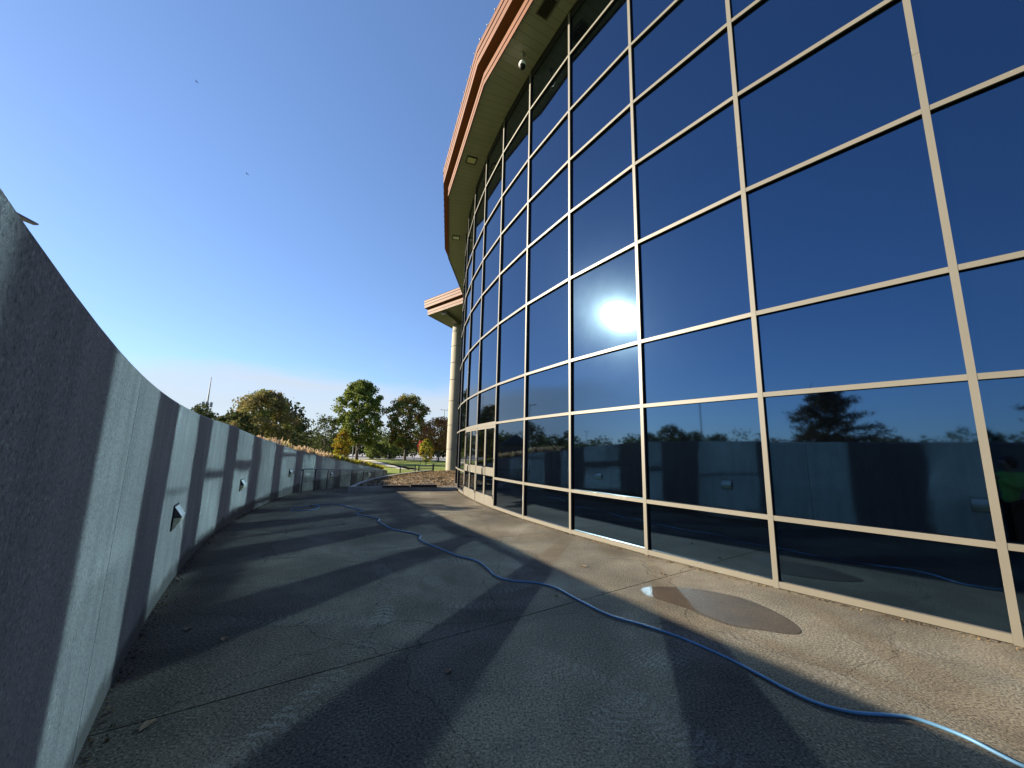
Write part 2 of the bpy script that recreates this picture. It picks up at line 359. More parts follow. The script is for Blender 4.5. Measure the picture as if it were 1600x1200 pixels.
mb = MB(); mb.add([(-140, 89, -.735), (60, 89, -.735), (140, 330, -.735), (-240, 330, -.735)], [(0, 1, 2, 3)])
mb.build('parking_lot', M_ASPH, kind='structure')
mb = MB(); mb.add([(-38, 96.0, -.742), (-27.6, 82.5, -.742), (-22.4, 72.3, -.742), (-15.1, 56.0, -.742), (-11.5, 47.0, -.742), (-10.0, 47.0, -.742), (-13.6, 49.3, -.742), (-18.3, 59.1, -.742), (-22.6, 67.6, -.742), (-25.4, 74, -.742)], [tuple(range(10))[::-1]])
mb.build('footpath', M_PATH, kind='structure')
mb = MB(); mb.box(-110, 60, 88.7, 88.95, -.80, -.62); mb.build('kerb', M_CURB, kind='structure')

# ------------------------------------------------------------------ patio slabs and ramp
patio = empty('patio', PT(205, 32), kind='structure')
joints = [262, 256.5, 250.7, 244.8, 239.0, 233.2, 227.35, 221.5, 215.72, 209.9, 204.05, 198.2, 193.15]
for a, b_ in zip(joints, joints[1:]):
    g = .012; n = 10; m_ = 8; mb = MB(); top = []; ro = 35.16; rI = 29.06
    for i in range(n + 1):
        for j in range(m_ + 1):
            r = rI + (ro - rI) * j / m_; da = math.degrees(g / 2 / r)
            th = (a - da) + ((b_ + da) - (a - da)) * i / n
            top.append(PT(th, r, paving_z(th, r)))
    fs = [(i * (m_ + 1) + j, i * (m_ + 1) + j + 1, (i + 1) * (m_ + 1) + j + 1, (i + 1) * (m_ + 1) + j) for i in range(n) for j in range(m_)]
    mb.add(top, fs)
    for i in (0, n):                                          # slab edges in the joint
        e = [top[i * (m_ + 1) + j] for j in range(m_ + 1)]
        mb.add(e + [p - Vector((0, 0, .2)) for p in e], [(j, j + 1, m_ + 2 + j, m_ + 1 + j) for j in range(m_)])
    mb.build('patio_slab', M_PATIO, patio)
mb = MB(); n = 40
mb.add([PT(262 - (262 - 193.1) * i / n, r, -.12) for i in range(n + 1) for r in (29.0, 35.2)], [(2 * i, 2 * i + 1, 2 * i + 3, 2 * i + 2) for i in range(n)])
mb.build('joint_bed', M_DARK, patio)
mb = MB(); n = 24
pts = [PT(193.13 - 23.6 * i / n, r, paving_z(193.13 - 23.6 * i / n, r)) for i in range(n + 1) for r in (33.31, 34.2, 35.16)]
mb.add(pts, [(3 * i + j, 3 * i + j + 1, 3 * i + j + 4, 3 * i + j + 3) for i in range(n) for j in range(2)])
mb.build('ramp', M_PATIO, kind='structure')
# damp stain on the paving
stain = [(1.58, 5.03), (1.74, 5.11), (2.01, 5.10), (2.25, 5.05), (2.43, 4.95), (2.63, 4.78), (2.73, 4.49), (2.75, 4.19), (2.68, 3.95), (2.54, 3.89), (2.33, 3.96), (2.09, 4.05), (1.94, 4.25), (1.84, 4.46), (1.71, 4.63), (1.57, 4.82)]
def catmull(P, k=6, closed=False):
    P = [Vector(p) for p in P]; n = len(P); out = []
    for i in range(n if closed else n - 1):
        g = (lambda q: P[q % n]) if closed else (lambda q: P[min(max(q, 0), n - 1)])
        p0, p1, p2, p3 = g(i - 1), g(i), g(i + 1), g(i + 2)
        for s in range(k):
            u = s / k; out.append(.5 * ((2 * p1) + (p2 - p0) * u + (2 * p0 - 5 * p1 + 4 * p2 - p3) * u * u + (3 * p1 - p0 - 3 * p2 + p3) * u ** 3))
    if not closed: out.append(P[-1])
    return out
ring = catmull([(x, y, .004) for x, y in stain], 5, True)
mb = MB(); mb.add(ring, [tuple(range(len(ring)))[::-1]]); mb.build('puddle', M_WET, kind='structure')

# ------------------------------------------------------------------ curved concrete wall
wall = empty('retaining_wall', PT(210, 35.28), 'long curved grey concrete wall striped with reflected light, opposite the glass facade', 'wall')
wj = [262, 252.0, 233.95, 216.2, 198.4, 180.65, 171.5]
for a, b_ in zip(wj, wj[1:]):
    n = max(6, int((a - b_) * 1.6)); mb = MB(); vs_ = []; g = math.degrees(.006 / 35)
    for i in range(n + 1):
        th = (a - g) + ((b_ + g) - (a - g)) * i / n; h = wall_top(min(max(th, 171.5), 262)); zb = -1.1 if th < 200 else -.25
        for r, z in ((RW, zb), (RW, h - .018), (RW + .018, h), (RW + .232, h), (RW + .25, h - .018), (RW + .25, zb)): vs_.append(PT(th, r, z))
    mb.add(vs_, [(6 * i + k, 6 * i + k + 1, 6 * i + k + 7, 6 * i + k + 6) for i in range(n) for k in range(5)])
    mb.add(vs_[:6], [(0, 1, 2, 3, 4, 5)]); mb.add(vs_[-6:], [(5, 4, 3, 2, 1, 0)])
    mb.build('wall_panel', M_WALL, wall)
mb = MB()                                                      # joint filler set back in the gaps
for th in wj[1:-1]:
    p = PT(th, RW + .02); e = Vector((-math.sin(math.radians(th)), math.cos(math.radians(th)), 0)); n_ = Vector((math.cos(math.radians(th)), math.sin(math.radians(th)), 0))
    mb.obox(p, e, n_, Vector((0, 0, 1)), -.007, .007, 0, .2, -.2, wall_top(th) - .03)
mb.build('joint_filler', M_DARK, wall)

# ------------------------------------------------------------------ glass building
bld = empty('glass_building', PT(210, 29.1), 'curved building with tan framed mirror glass facade and copper coloured eaves', 'building')
rng = random.Random(7)
UP = Vector((0, 0, 1))
FAC = range(-7, 18)
def frame_at(i):
    p0 = PT(MUL(i), RG); p1 = PT(MUL(i + 1), RG); e = (p1 - p0); ln = e.length; e.normalize()
    mid = (p0 + p1) / 2 - Vector((CX, CY, 0)); n_ = Vector((mid.x, mid.y, 0)).normalized()
    return p0, e, n_, ln
def pane_mesh(mb, p0, e, n_, x0, x1, z0, z1, off, sag, tx, tz, g=8, twist=0.0):
    w, h = x1 - x0, z1 - z0; vs_ = []
    for j in range(g + 1):
        for i in range(g + 1):
            u = i / g; w_ = j / g
            d = -sag * (16 * u * (1 - u) * w_ * (1 - w_) * .35 + .55 * 4 * w_ * (1 - w_) + .08 * 4 * u * (1 - u))
            d += tx * (u - .5) * w + tz * (w_ - .5) * h + twist * (u - .5) * (w_ - .5)
            vs_.append(p0 + e * (x0 + u * w) + n_ * (off + d) + UP * (z0 + w_ * h))
    mb.add(vs_, [(j * (g + 1) + i, j * (g + 1) + i + 1, (j + 1) * (g + 1) + i + 1, (j + 1) * (g + 1) + i) for j in range(g) for i in range(g)], 0, True)
    q = [p0 + e * x + n_ * (off - .03) + UP * z for x, z in ((x0, z0), (x1, z0), (x1, z1), (x0, z1))]
    mb.add(q, [(3, 2, 1, 0)], 1)
for i in FAC:
    p0, e, n_, ln = frame_at(i)
    door = i in (6, 7)
    for k in range(9):
        if door and k < 2: continue
        z0 = ROWS[k] + .024 if k else .07; z1 = ROWS[k + 1] - .024 if k < 8 else 12.12
        mb = MB(); big = rng.random()
        sag = rng.uniform(.0010, .0040) if big < .5 else -rng.uniform(.0008, .0032)
        tx, tz = rng.gauss(0, .0005), rng.gauss(0, .0024)
        tw_ = rng.gauss(0, .002)
        if (i, k) == (3, 3): sag, tx, tz, tw_ = .0006, 0.0, 0.0, 0.0      # the truest pane of the facade
        pane_mesh(mb, p0, e, n_, .022, ln - .022, z0, z1, -.05, sag, tx, tz, 8, tw_)
        mb.build('glass_pane', [M_GLASS, M_BLACK], bld)
    for k in range(1, 9):
        if door and k == 1: continue
        mb = MB(); z = ROWS[k]; hh = .03 if not (door and k == 2) else .055
        mb.obox(p0, e, n_, UP, .031, ln - .031, -.024, -.002, z - hh, z + hh, 0)
        mb.obox(p0, e, n_, UP, .026, ln - .026, -.075, -.0245, z - hh + .006, z + hh - .006, 1)
        mb.build('transom', [M_TAN, M_BLACK], bld)
    if not door:
        mb = MB(); mb.obox(p0, e, n_, UP, .031, ln - .031, -.09, -.002, .012, .085, 0); mb.build('sill', M_TAN, bld)
    mb = MB(); mb.obox(p0, e, n_, UP, -.002, ln + .002, -.12, -.035, 12.12, 12.42); mb.build('head_flashing', M_BLACK, bld)
for i in list(FAC) + [18]:
    th = MUL(i); a = math.radians(th); n_ = Vector((math.cos(a), math.sin(a), 0)); e = Vector((math.sin(a), -math.cos(a), 0)); p = PT(th, RG); mb = MB()
    for z0, z1 in ((.004, 6.02), (6.0235, 12.3)):
        mb.obox(p, e, n_, UP, -.03, .03, -.026, 0, z0, z1, 0); mb.obox(p, e, n_, UP, -.024, .024, -.085, -.0265, z0, z1, 1)
    mb.build('mullion', [M_TAN, M_BLACK], bld)
# doors: two double doors, two leaves each
for i in (6, 7):
    p0, e, n_, ln = frame_at(i); half = ln / 2; ztop = ROWS[2] - .058
    for side in (0, 1):
        x0 = .036 if side == 0 else half + .003; x1 = half - .003 if side == 0 else ln - .036
        mb = MB(); st = .06; o_ = (-.055, -.008)
        mb.obox(p0, e, n_, UP, x0, x0 + st, *o_, .012, ztop); mb.obox(p0, e, n_, UP, x1 - st, x1, *o_, .012, ztop)
        mb.obox(p0, e, n_, UP, x0 + st, x1 - st, o_[0] + .002, o_[1] - .002, .012, .30)
        mb.obox(p0, e, n_, UP, x0 + st, x1 - st, o_[0] + .002, o_[1] - .002, .86, 1.10)
        mb.obox(p0, e, n_, UP, x0 + st, x1 - st, o_[0] + .002, o_[1] - .002, ztop - .07, ztop)
        d = mb.build('door', M_TAN, bld)
        for z0, z1 in ((.30, .86), (1.10, ztop - .07)):
            mb = MB(); pane_mesh(mb, p0, e, n_, x0 + st, x1 - st, z0, z1, -.03, .0006, 0, 0, 4)
            o = mb.build('door_pane', [M_GLASS, M_BLACK]); o.parent = d; o.matrix_parent_inverse = Matrix.Translation(-bld.location) @ Matrix.Translation(bld.location)
        hx = x1 - .045 if side == 0 else x0 + .045
        q = lambda dx, dn, z: p0 + e * (hx + dx) + n_ * dn + UP * z
        mb = MB(); mb.tube(catmull([q(0, -.006, .84), q(0, .05, .87), q(0, .06, .98), q(0, .05, 1.09), q(0, -.006, 1.12)], 4), .011, 8)
        o = mb.build('door_handle', M_STEEL); o.parent = d
        kx = x0 + .012 if side == 0 else x1 - .012
        for z in (.25, 1.25, 2.1):
            mb = MB(); mb.tube([p0 + e * kx + n_ * .002 + UP * z, p0 + e * kx + n_ * .002 + UP * (z + .11)], .012, 8); o = mb.build('hinge', M_STEEL); o.parent = d
mb = MB(); ring_o = [PT(MUL(i), RG - .12, 0) for i in range(-7, 19)]
mb.add([p + UP * .0 for p in ring_o] + [p + UP * 12.5 for p in ring_o], [(k, k + 1, 26 + k + 1, 26 + k) for k in range(25)])
mb.build('light_block_backing', M_BLACK, bld)  # added black backing behind the panes, unseen, there to block light
# eaves: straight soffit and fascia runs, three bays each
corners = [204.9 + 10.8 * k for k in range(4, -5, -1)]
RC = 30.15; cosm = math.cos(math.radians(5.4))
prof = [(-.02, 12.395), (-.02, 12.36), (.0, 12.36), (.0, 12.53), (-.022, 12.54), (-.022, 12.575), (.004, 12.585), (.004, 12.78), (-.10, 12.80), (-.10, 12.93), (.22, 12.94), (.23, 13.13), (.205, 13.14), (.205, 13.17), (.235, 13.18), (.24, 13.36), (.215, 13.37), (.215, 13.40), (.25, 13.41), (.255, 13.56), (.18, 13.585)]
for a, b_ in zip(corners, corners[1:]):
    pa, pb = PT(a, RC, 12.40), PT(b_, RC, 12.40); qa, qb = PT(a, 28.9, 12.40), PT(b_, 28.9, 12.40)
    mb = MB(); mb.add([pa, pb, qb, qa, pa + UP * .03, pb + UP * .03, qb + UP * .03, qa + UP * .03], [(0, 1, 2, 3), (7, 6, 5, 4)])
    o = mb.build('soffit', M_SOFFIT, bld)
    uvl = o.data.uv_layers.new(name='UVMap'); edge_len = (pb - pa).length
    ed = (pb - pa).normalized()
    for lp in o.data.loops:
        co = Vector(mb.v[lp.vertex_index]); uvl.data[lp.index].uv = ((co - pa).dot(ed) / .12 / (2 * math.pi) * 1.0, 0)
    mb = MB(); vs_ = [PT(t_, RC + d / cosm, z) for t_ in (a, b_) for d, z in prof]; n = len(prof)
    mb.add(vs_, [(k, n + k, n + k + 1, k + 1) for k in range(n - 1)], 0); mb.build('fascia', M_COPPER, bld)
    mb = MB(); mb.add([PT(a, RC + .26, 13.585), PT(b_, RC + .26, 13.585), PT(b_, 20, 16.6), PT(a, 20, 16.6), PT(a, RC + .26, 13.56), PT(b_, RC + .26, 13.56), PT(b_, 20, 16.5), PT(a, 20, 16.5)], [(0, 1, 2, 3), (7, 6, 5, 4), (0, 4, 5, 1)])
    mb.build('roof', M_COPPER_D, bld)
    mp_ = (PT(a, RC) + PT(b_, RC)) / 2 - Vector((CX, CY, 0)); nn = Vector((mp_.x, mp_.y, 0)).normalized(); slope = (nn * -1 + UP * (3.0 / 10.3)).normalized()
    if a < 227:
        for k in range(12):
            s0 = PT(a, RC + .27) + (PT(b_, RC + .27) - PT(a, RC + .27)) * ((k + .5) / 12); s0.z = 13.58
            mb = MB(); up2 = slope.cross(ed).normalized(); up2 = up2 if up2.z > 0 else -up2
            mb.obox(s0, ed, slope, up2, -.014, .014, -.012, 8.0, 0.0, .038); mb.build('roof_seam', M_DARK, bld)
def polar_box(name, th, r, hw, hd, z0, z1, mats, fn=None):
    a = math.radians(th); n_ = Vector((math.cos(a), math.sin(a), 0)); e = Vector((math.sin(a), -math.cos(a), 0)); mb = MB()
    fn(mb, PT(th, r), e, n_); return mb.build(name, mats, bld)
def vent(mb, p, e, n_):
    for x0, x1, y0, y1 in ((-.27, .27, -.17, -.14), (-.27, .27, .14, .17), (-.27, -.24, -.14, .14), (.24, .27, -.14, .14)): mb.obox(p, e, n_, UP, x0, x1, y0, y1, 12.375, 12.399, 0)
    for k in range(9): mb.obox(p, e, n_, UP, -.23 + k * .052, -.21 + k * .052, -.139, .139, 12.382, 12.396, 1)
    mb.obox(p, e, n_, UP, -.239, .239, -.139, .139, 12.3965, 12.399, 2)
def slight(mb, p, e, n_):
    for x0, x1, y0, y1 in ((-.19, .19, -.19, -.155), (-.19, .19, .155, .19), (-.19, -.155, -.155, .155), (.155, .19, -.155, .155)): mb.obox(p, e, n_, UP, x0, x1, y0, y1, 12.36, 12.399, 2)
    mb.obox(p, e, n_, UP, -.154, .154, -.154, .154, 12.378, 12.398, 0)
polar_box('soffit_vent', 210.04, 29.62, 0, 0, 0, 0, [M_TAN, M_DARK, M_BLACK], vent)
polar_box('soffit_light', 198.77, 29.60, 0, 0, 0, 0, [M_LENS, M_DARK, M_DARK], slight)
polar_box('soffit_light', 187.65, 29.62, 0, 0, 0, 0, [M_WHITE, M_DARK, M_DARK], slight)
# dome camera under the eaves
pc = PT(207.5, 29.55)
cam_t = empty('security_camera', (pc.x, pc.y, 12.40), 'white dome security camera hanging under the soffit', 'camera')
mb = MB(); mb.lathe((pc.x, pc.y, 0), [(0, 12.398), (.06, 12.398), (.06, 12.37), (.022, 12.36), (.022, 12.14), (.0, 12.14)], 16); mb.build('stem', M_GALV, cam_t)
mb = MB(); mb.lathe((pc.x, pc.y, 0), [(.0, 12.16), (.04, 12.15), (.078, 12.11), (.096, 12.06), (.096, 12.0), (.09, 11.995)], 20); mb.build('housing', M_WHITE, cam_t)
mb = MB(); mb.lathe((pc.x, pc.y, 0), [(.089, 12.0), (.086, 11.965), (.066, 11.925), (.035, 11.905), (0, 11.90)], 20); mb.build('dome', M_BLACK, cam_t)

# ------------------------------------------------------------------ entrance canopy and column beyond the facade
can = empty('entrance_canopy', (-4.63, 33.05, 0), 'copper edged canopy on a round cream stone column beyond the doors', 'canopy')
zs = [-.05, 1.67, 3.61, 5.60, 7.38, 8.83, 10.26, 11.5]
for z0, z1 in zip(zs, zs[1:]):
    mb = MB(); r = .60; mb.lathe((-4.63, 33.05, 0), [(r, z0 + .022), (r, z1 - .022)], 40); mb.build('column_drum', M_STONE, can)
mb = MB(); mb.lathe((-4.63, 33.05, 0), [(.55, -.05), (.55, 11.49), (.57, 11.5), (.57, 12.36), (0, 12.36)], 40); mb.build('column_core', M_CURB, can)
A_, B_, C_ = Vector((-7.0, 31.05, 0)), Vector((-1.2, 25.8, 0)), Vector((-4.3, 37.1, 0)); D_ = Vector((2.0, 35, 0))
mb = MB(); mb.prism([p + UP * 12.40 for p in (A_, B_, D_, C_)], .03); mb.build('canopy_soffit', M_SOFFIT, can)
def run(P, Q, m0, m1):
    e = (Q - P).normalized(); n_ = Vector((e.y, -e.x, 0))
    if n_.dot(P - D_) < 0: n_ = -n_
    mb = MB(); n = len(prof); vs_ = []
    for p, mt in ((P, m0), (Q, m1)):
        for d, z in prof: vs_.append(p + (mt * d if mt is not None else n_ * d) + UP * z)
    mb.add(vs_, [(k, n + k, n + k + 1, k + 1) for k in range(n - 1)]); mb.build('canopy_fascia', M_COPPER, can)
    return n_
e1 = (B_ - A_).normalized(); n1_ = Vector((-e1.y, e1.x, 0)); n1_ = n1_ if n1_.dot(A_ - D_) > 0 else -n1_
e2 = (C_ - A_).normalized(); n2_ = Vector((-e2.y, e2.x, 0)); n2_ = n2_ if n2_.dot(A_ - D_) > 0 else -n2_
mit = (n1_ + n2_) / (1 + n1_.dot(n2_))
run(A_, B_, mit, None); run(A_, C_, mit, None)
mb = MB(); mb.add([A_ + mit * .25 + UP * 13.585, B_ + n1_ * .25 + UP * 13.585, D_ + UP * 15.2, C_ + n2_ * .25 + UP * 13.585], [(0, 1, 2, 3)]); mb.build('canopy_roof', M_COPPER_D, can)
bm = Vector((-5.49, 29.95, 0)); bv = (Vector((-4.63, 33.05, 0)) - bm).normalized(); bn = Vector((bv.y, -bv.x, 0))
mb = MB(); mb.obox(bm, bn, bv, UP, -.22, .22, 0.1, 6.0, 12.12, 12.395); mb.build('beam', M_TAN, can)

# ------------------------------------------------------------------ wall lights
def wall_light_proto():
    t = empty('wall_light'); mb = MB()
    mb.box(-.155, .155, 0, .012, -.145, .145); local_part(mb, 'back_plate', M_BLACK, t)
    mb = MB(); w = .15                                           # wedge hood: y is out from the wall
    w = .14; P = [(-w, .013, .125), (-w, .088, .015), (-w, .084, .0), (-w, .013, .0)]; Q = [(w, y, z) for _, y, z in P]
    mb.add(P + Q, [(0, 4, 5, 1), (1, 5, 6, 2), (2, 6, 7, 3)], 0); mb.add(P, [(0, 1, 2, 3)], 1); mb.add(Q, [(3, 2, 1, 0)], 1); local_part(mb, 'hood', [M_LAMPB, M_STEEL], t)
    mb = MB(); P = [(-w + .006, .013, -.003), (-w + .006, .083, -.003), (-w + .006, .074, -.05), (-w + .006, .013, -.125)]; Q = [(-x, y, z) for x, y, z in P]
    mb.add(P + Q, [(0, 4, 5, 1), (1, 5, 6, 2), (2, 6, 7, 3), (3, 7, 4, 0), (0, 1, 2, 3), (7, 6, 5, 4)]); local_part(mb, 'lens', M_LENS, t)
    return t
wl = None
WL = [(220.55, .79, 'wedge shaped wall light opposite the photographer, seen only in the glass'), (211.70, .79, 'nearest directly visible wedge wall light, low on the striped concrete wall'),
      (202.78, .68, 'second wedge wall light along the curved wall from the camera'), (193.86, .64, 'third wedge wall light, just before the handrail begins'),
      (184.95, .27, 'fourth wedge wall light, behind the middle of the handrail'), (176.05, -.02, 'last and lowest wedge wall light near the end of the wall')]
for k, (th, z, lab) in enumerate(WL):
    p = PT(th, RW - .001, z); rz = math.radians(th) + math.pi / 2
    if wl is None: wl = wall_light_proto(); o = wl
    else: o = copy_tree(wl)
    o.location = p; o.rotation_euler = (0, 0, rz); o.scale = (.9, .9, .9); tag(o, lab, 'wall light', 'wedge lights on the curved wall')

# ------------------------------------------------------------------ planter, handrail, timbers
pl = empty('planter_edging', PT(193.1, 31.2), 'low concrete planter edging around the mulch bed at the end of the patio', 'edging')
mb = MB(); a = math.radians(193.12); n_ = Vector((math.cos(a), math.sin(a), 0)); e = Vector((math.sin(a), -math.cos(a), 0))
mb.obox(PT(193.12, 29.16), n_, e, UP, 0, 4.06, 0, .16, -.15, .13); mb.build('front_curb', M_CURB, pl)
mb = MB(); n = 20; vs_ = []
for i in range(n + 1):
    th = 192.75 - 26 * i / n; hz = .13 - .04 * smooth(192, 170, th)
    for r, z in ((33.2, -1.2), (33.2, hz), (33.04, hz), (33.04, -.3)): vs_.append(PT(th, r, z))
mb.add(vs_, [(4 * i + k, 4 * i + 4 + k, 4 * i + 5 + k, 4 * i + 1 + k) for i in range(n) for k in range(3)]); mb.build('side_curb', M_CURB, pl)
def bed_z(th, r): return .06 + .10 * smooth(192.8, 186, th) * smooth(33.0, 31.5, r) - .06 * smooth(182, 168, th)
mb = MB(); n = 26; m_ = 8
mb.add([PT(192.8 - 27 * i / n, 28.9 + 4.2 * j / m_, bed_z(192.8 - 27 * i / n, 28.9 + 4.2 * j / m_) + rng.uniform(-.02, .02)) for i in range(n + 1) for j in range(m_ + 1)],
       [(i * (m_ + 1) + j, i * (m_ + 1) + j + 1, (i + 1) * (m_ + 1) + j + 1, (i + 1) * (m_ + 1) + j) for i in range(n) for j in range(m_)], 0, True)
mb.build('planter_soil', plain('dry_soil', (.13, .095, .06), .95, .35, 6.0, bump_s=.8, bump_scale=20), kind='structure')
def scatter(name, pts, sizes, mat, seed, flat=.5, aspect=.6, **k):
    rs = np.random.RandomState(seed); n = len(pts); pts = np.asarray(pts, float); sizes = np.asarray(sizes, float).reshape(-1, 1)
    nrm = rs.normal(size=(n, 3)); nrm[:, 2] = np.abs(nrm[:, 2]) + flat; nrm /= np.linalg.norm(nrm, axis=1, keepdims=True)
    t = rs.normal(size=(n, 3)); t -= nrm * (t * nrm).sum(1, keepdims=True); t /= np.linalg.norm(t, axis=1, keepdims=True); b = np.cross(nrm, t)
    q = np.stack([pts - t * sizes, pts + b * sizes * aspect, pts + t * sizes, pts - b * sizes * aspect], 1).reshape(-1, 3)
    me = bpy.data.meshes.new(name); me.vertices.add(4 * n); me.vertices.foreach_set('co', q.ravel()); me.loops.add(4 * n); me.loops.foreach_set('vertex_index', np.arange(4 * n))
    me.polygons.add(n); me.polygons.foreach_set('loop_start', np.arange(n) * 4); me.update(calc_edges=True); me.validate(); me.materials.append(mat)
    o = bpy.data.objects.new(name, me); COL.objects.link(o); return tag(o, **k)
rs = np.random.RandomState(3); P_ = []
for _ in range(9000):
    th = rs.uniform(167, 192.7); r = rs.uniform(29.15, 33.02); p = PT(th, r); P_.append((p.x, p.y, bed_z(th, r) + rs.uniform(0, .035)))
scatter('mulch', P_, rs.uniform(.02, .055, len(P_)), M_LEAF['mulch'], 5, .6, label='dry brown leaf mulch covering the planter bed', cat='mulch', kind='stuff')
P_ = []
for _ in range(2600):
    th = rs.uniform(192.6, 228); r = RG + .02 + abs(rs.normal(0, .035)); p = PT(th, r)
    if rs.uniform() < .35 + .65 * (math.sin(th * 3.1) * math.sin(th * 7.7) > 0): P_.append((p.x, p.y, .006 + rs.uniform(0, .006)))
for _ in range(1200):
    th = rs.uniform(195, 222); r = RW - .01 - abs(rs.normal(0, .05)); p = PT(th, r); P_.append((p.x, p.y, paving_z(th, r) + .006))
scatter('leaf_crumbs', P_, rs.uniform(.005, .017, len(P_)), M_LEAF['mulch'], 6, 1.2, label='crumbled dry leaves gathered along the foot of glass and wall', cat='leaf litter', kind='stuff')
for k, (r0, r1, lab) in enumerate([(29.95, 30.95, 'black timber lying on the planter curb, nearer the glass doors'), (30.99, 32.0, 'black timber lying on the planter curb, farther from the doors')]):
    mb = MB(); mb.obox(PT(193.12, 0), n_, e, UP, r0, r1, -.06 - .02 * k, .10, .132, .225 - .03 * k); mb.build('edging_timber', M_TIMBER, label=lab, cat='timber', group='timbers on the planter curb')
hr = empty('handrail', PT(182, 34.85, -.4), 'dark metal handrail on posts along the low end of the concrete wall', 'handrail')
hz = lambda th: paving_z(th, 34.8) + .88
ths = [193.4 - 1.1 * k for k in range(19)]
mb = MB(); mb.tube([PT(193.6, 34.8, hz(193.4) - .03)] + [PT(t_, 34.8, hz(t_)) for t_ in ths] + [PT(173.3, 34.8, hz(173.3) - .04)], .027, 10); mb.build('top_rail', M_STEEL, hr)
for t_ in [193.3, 190.4, 187.5, 184.6, 181.7, 178.8, 175.9, 173.7]:
    mb = MB(); mb.tube([PT(t_, 34.8, paving_z(t_, 34.8) - .02), PT(t_, 34.8, hz(t_) - .02)], .021, 8); mb.build('post', M_STEEL, hr)

# ------------------------------------------------------------------ blue hose
HP = [(2.92, 2.12), (2.78, 2.24), (2.69, 2.35), (2.66, 2.44), (2.62, 2.58), (2.50, 2.72), (2.36, 2.75), (2.16, 2.77), (2.01, 2.85), (1.91, 3.00), (1.82, 3.21), (1.71, 3.44), (1.49, 3.76), (1.23, 4.01), (.99, 4.21), (.74, 4.63), (.57, 4.95), (.36, 5.12), (.05, 5.19), (-.15, 5.36), (-.27, 5.68), (-.45, 6.05), (-.76, 6.31), (-1.06, 6.68), (-1.40, 7.10), (-1.57, 7.38), (-1.62, 7.68), (-1.87, 7.92), (-2.26, 8.19), (-2.58, 8.64), (-2.84, 9.05), (-2.90, 9.32), (-3.15, 9.60), (-3.42, 9.79), (-3.66, 10.0), (-3.72, 10.3), (-3.74, 10.6), (-4.09, 11.0), (-4.42, 11.33), (-4.77, 11.8), (-5.15, 12.05), (-5.50, 11.95), (-5.75, 11.6), (-5.85, 11.15), (-5.62, 10.75), (-5.30, 10.72), (-5.12, 11.0), (-5.30, 11.55), (-5.55, 11.72)]
def pz(x, y):
    d = Vector((x - CX, y - CY, 0)); return paving_z(math.degrees(math.atan2(d.y, d.x)) % 360, d.length)
hs = empty('garden_hose', (0.05, 5.19, 0), 'long blue hose snaking across the patio towards the wall', 'hose')
pts = catmull([(x, y, pz(x, y) + .0112) for x, y in HP], 6)
mb = MB(); mb.tube(pts, .0102, 10); mb.build('hose_tube', M_HOSE, hs)
q0 = pts[-1]; q1 = q0 + (pts[-1] - pts[-4]).normalized() * .16
mb = MB(); mb.tube([q0, q0 + (q1 - q0) * .3, q0 + (q1 - q0) * .35, q0 + (q1 - q0) * .7, q1], [.02, .02, .028, .028, .014], 12); mb.build('nozzle', M_BRASS, hs)

# ------------------------------------------------------------------ trees
def leaf_quads(pts, size, rs, up=.3):
    n = len(pts); nrm = rs.normal(size=(n, 3)); nrm[:, 2] += up; nrm /= np.linalg.norm(nrm, axis=1, keepdims=True)
    t = rs.normal(size=(n, 3)); t -= nrm * (t * nrm).sum(1, keepdims=True); t /= np.linalg.norm(t, axis=1, keepdims=True); b = np.cross(nrm, t)
    s = (size * rs.uniform(.6, 1.25, n))[:, None]
    return np.stack([pts - t * s * .5, pts + b * s * .36 - t * s * .05, pts + t * s * .5, pts - b * s * .36 - t * s * .05], 1).reshape(-1, 3)
def quads_mesh(name, q, mat):
    n = len(q) // 4; me = bpy.data.meshes.new(name); me.vertices.add(4 * n); me.vertices.foreach_set('co', q.astype(np.float32).ravel()); me.loops.add(4 * n)
    me.loops.foreach_set('vertex_index', np.arange(4 * n, dtype=np.int32)); me.polygons.add(n); me.polygons.foreach_set('loop_start', np.arange(n, dtype=np.int32) * 4)
    me.update(calc_edges=True); me.materials.append(mat); return me
PROF = {
    'round': lambda t: math.sqrt(max(0.0, 1 - (2 * t - 1) ** 2)) * .96 + .04,
    'maple': lambda t: max(.08, math.sin(math.pi * (.14 + .83 * t))) ** .62,
    'cone': lambda t: (1 - t) ** .75 * .95 + .05,
    'oval': lambda t: math.sin(math.pi * (.12 + .85 * t)) ** .8,
    'oak': lambda t: (1 - t) ** .55 * .9 + .1,
}
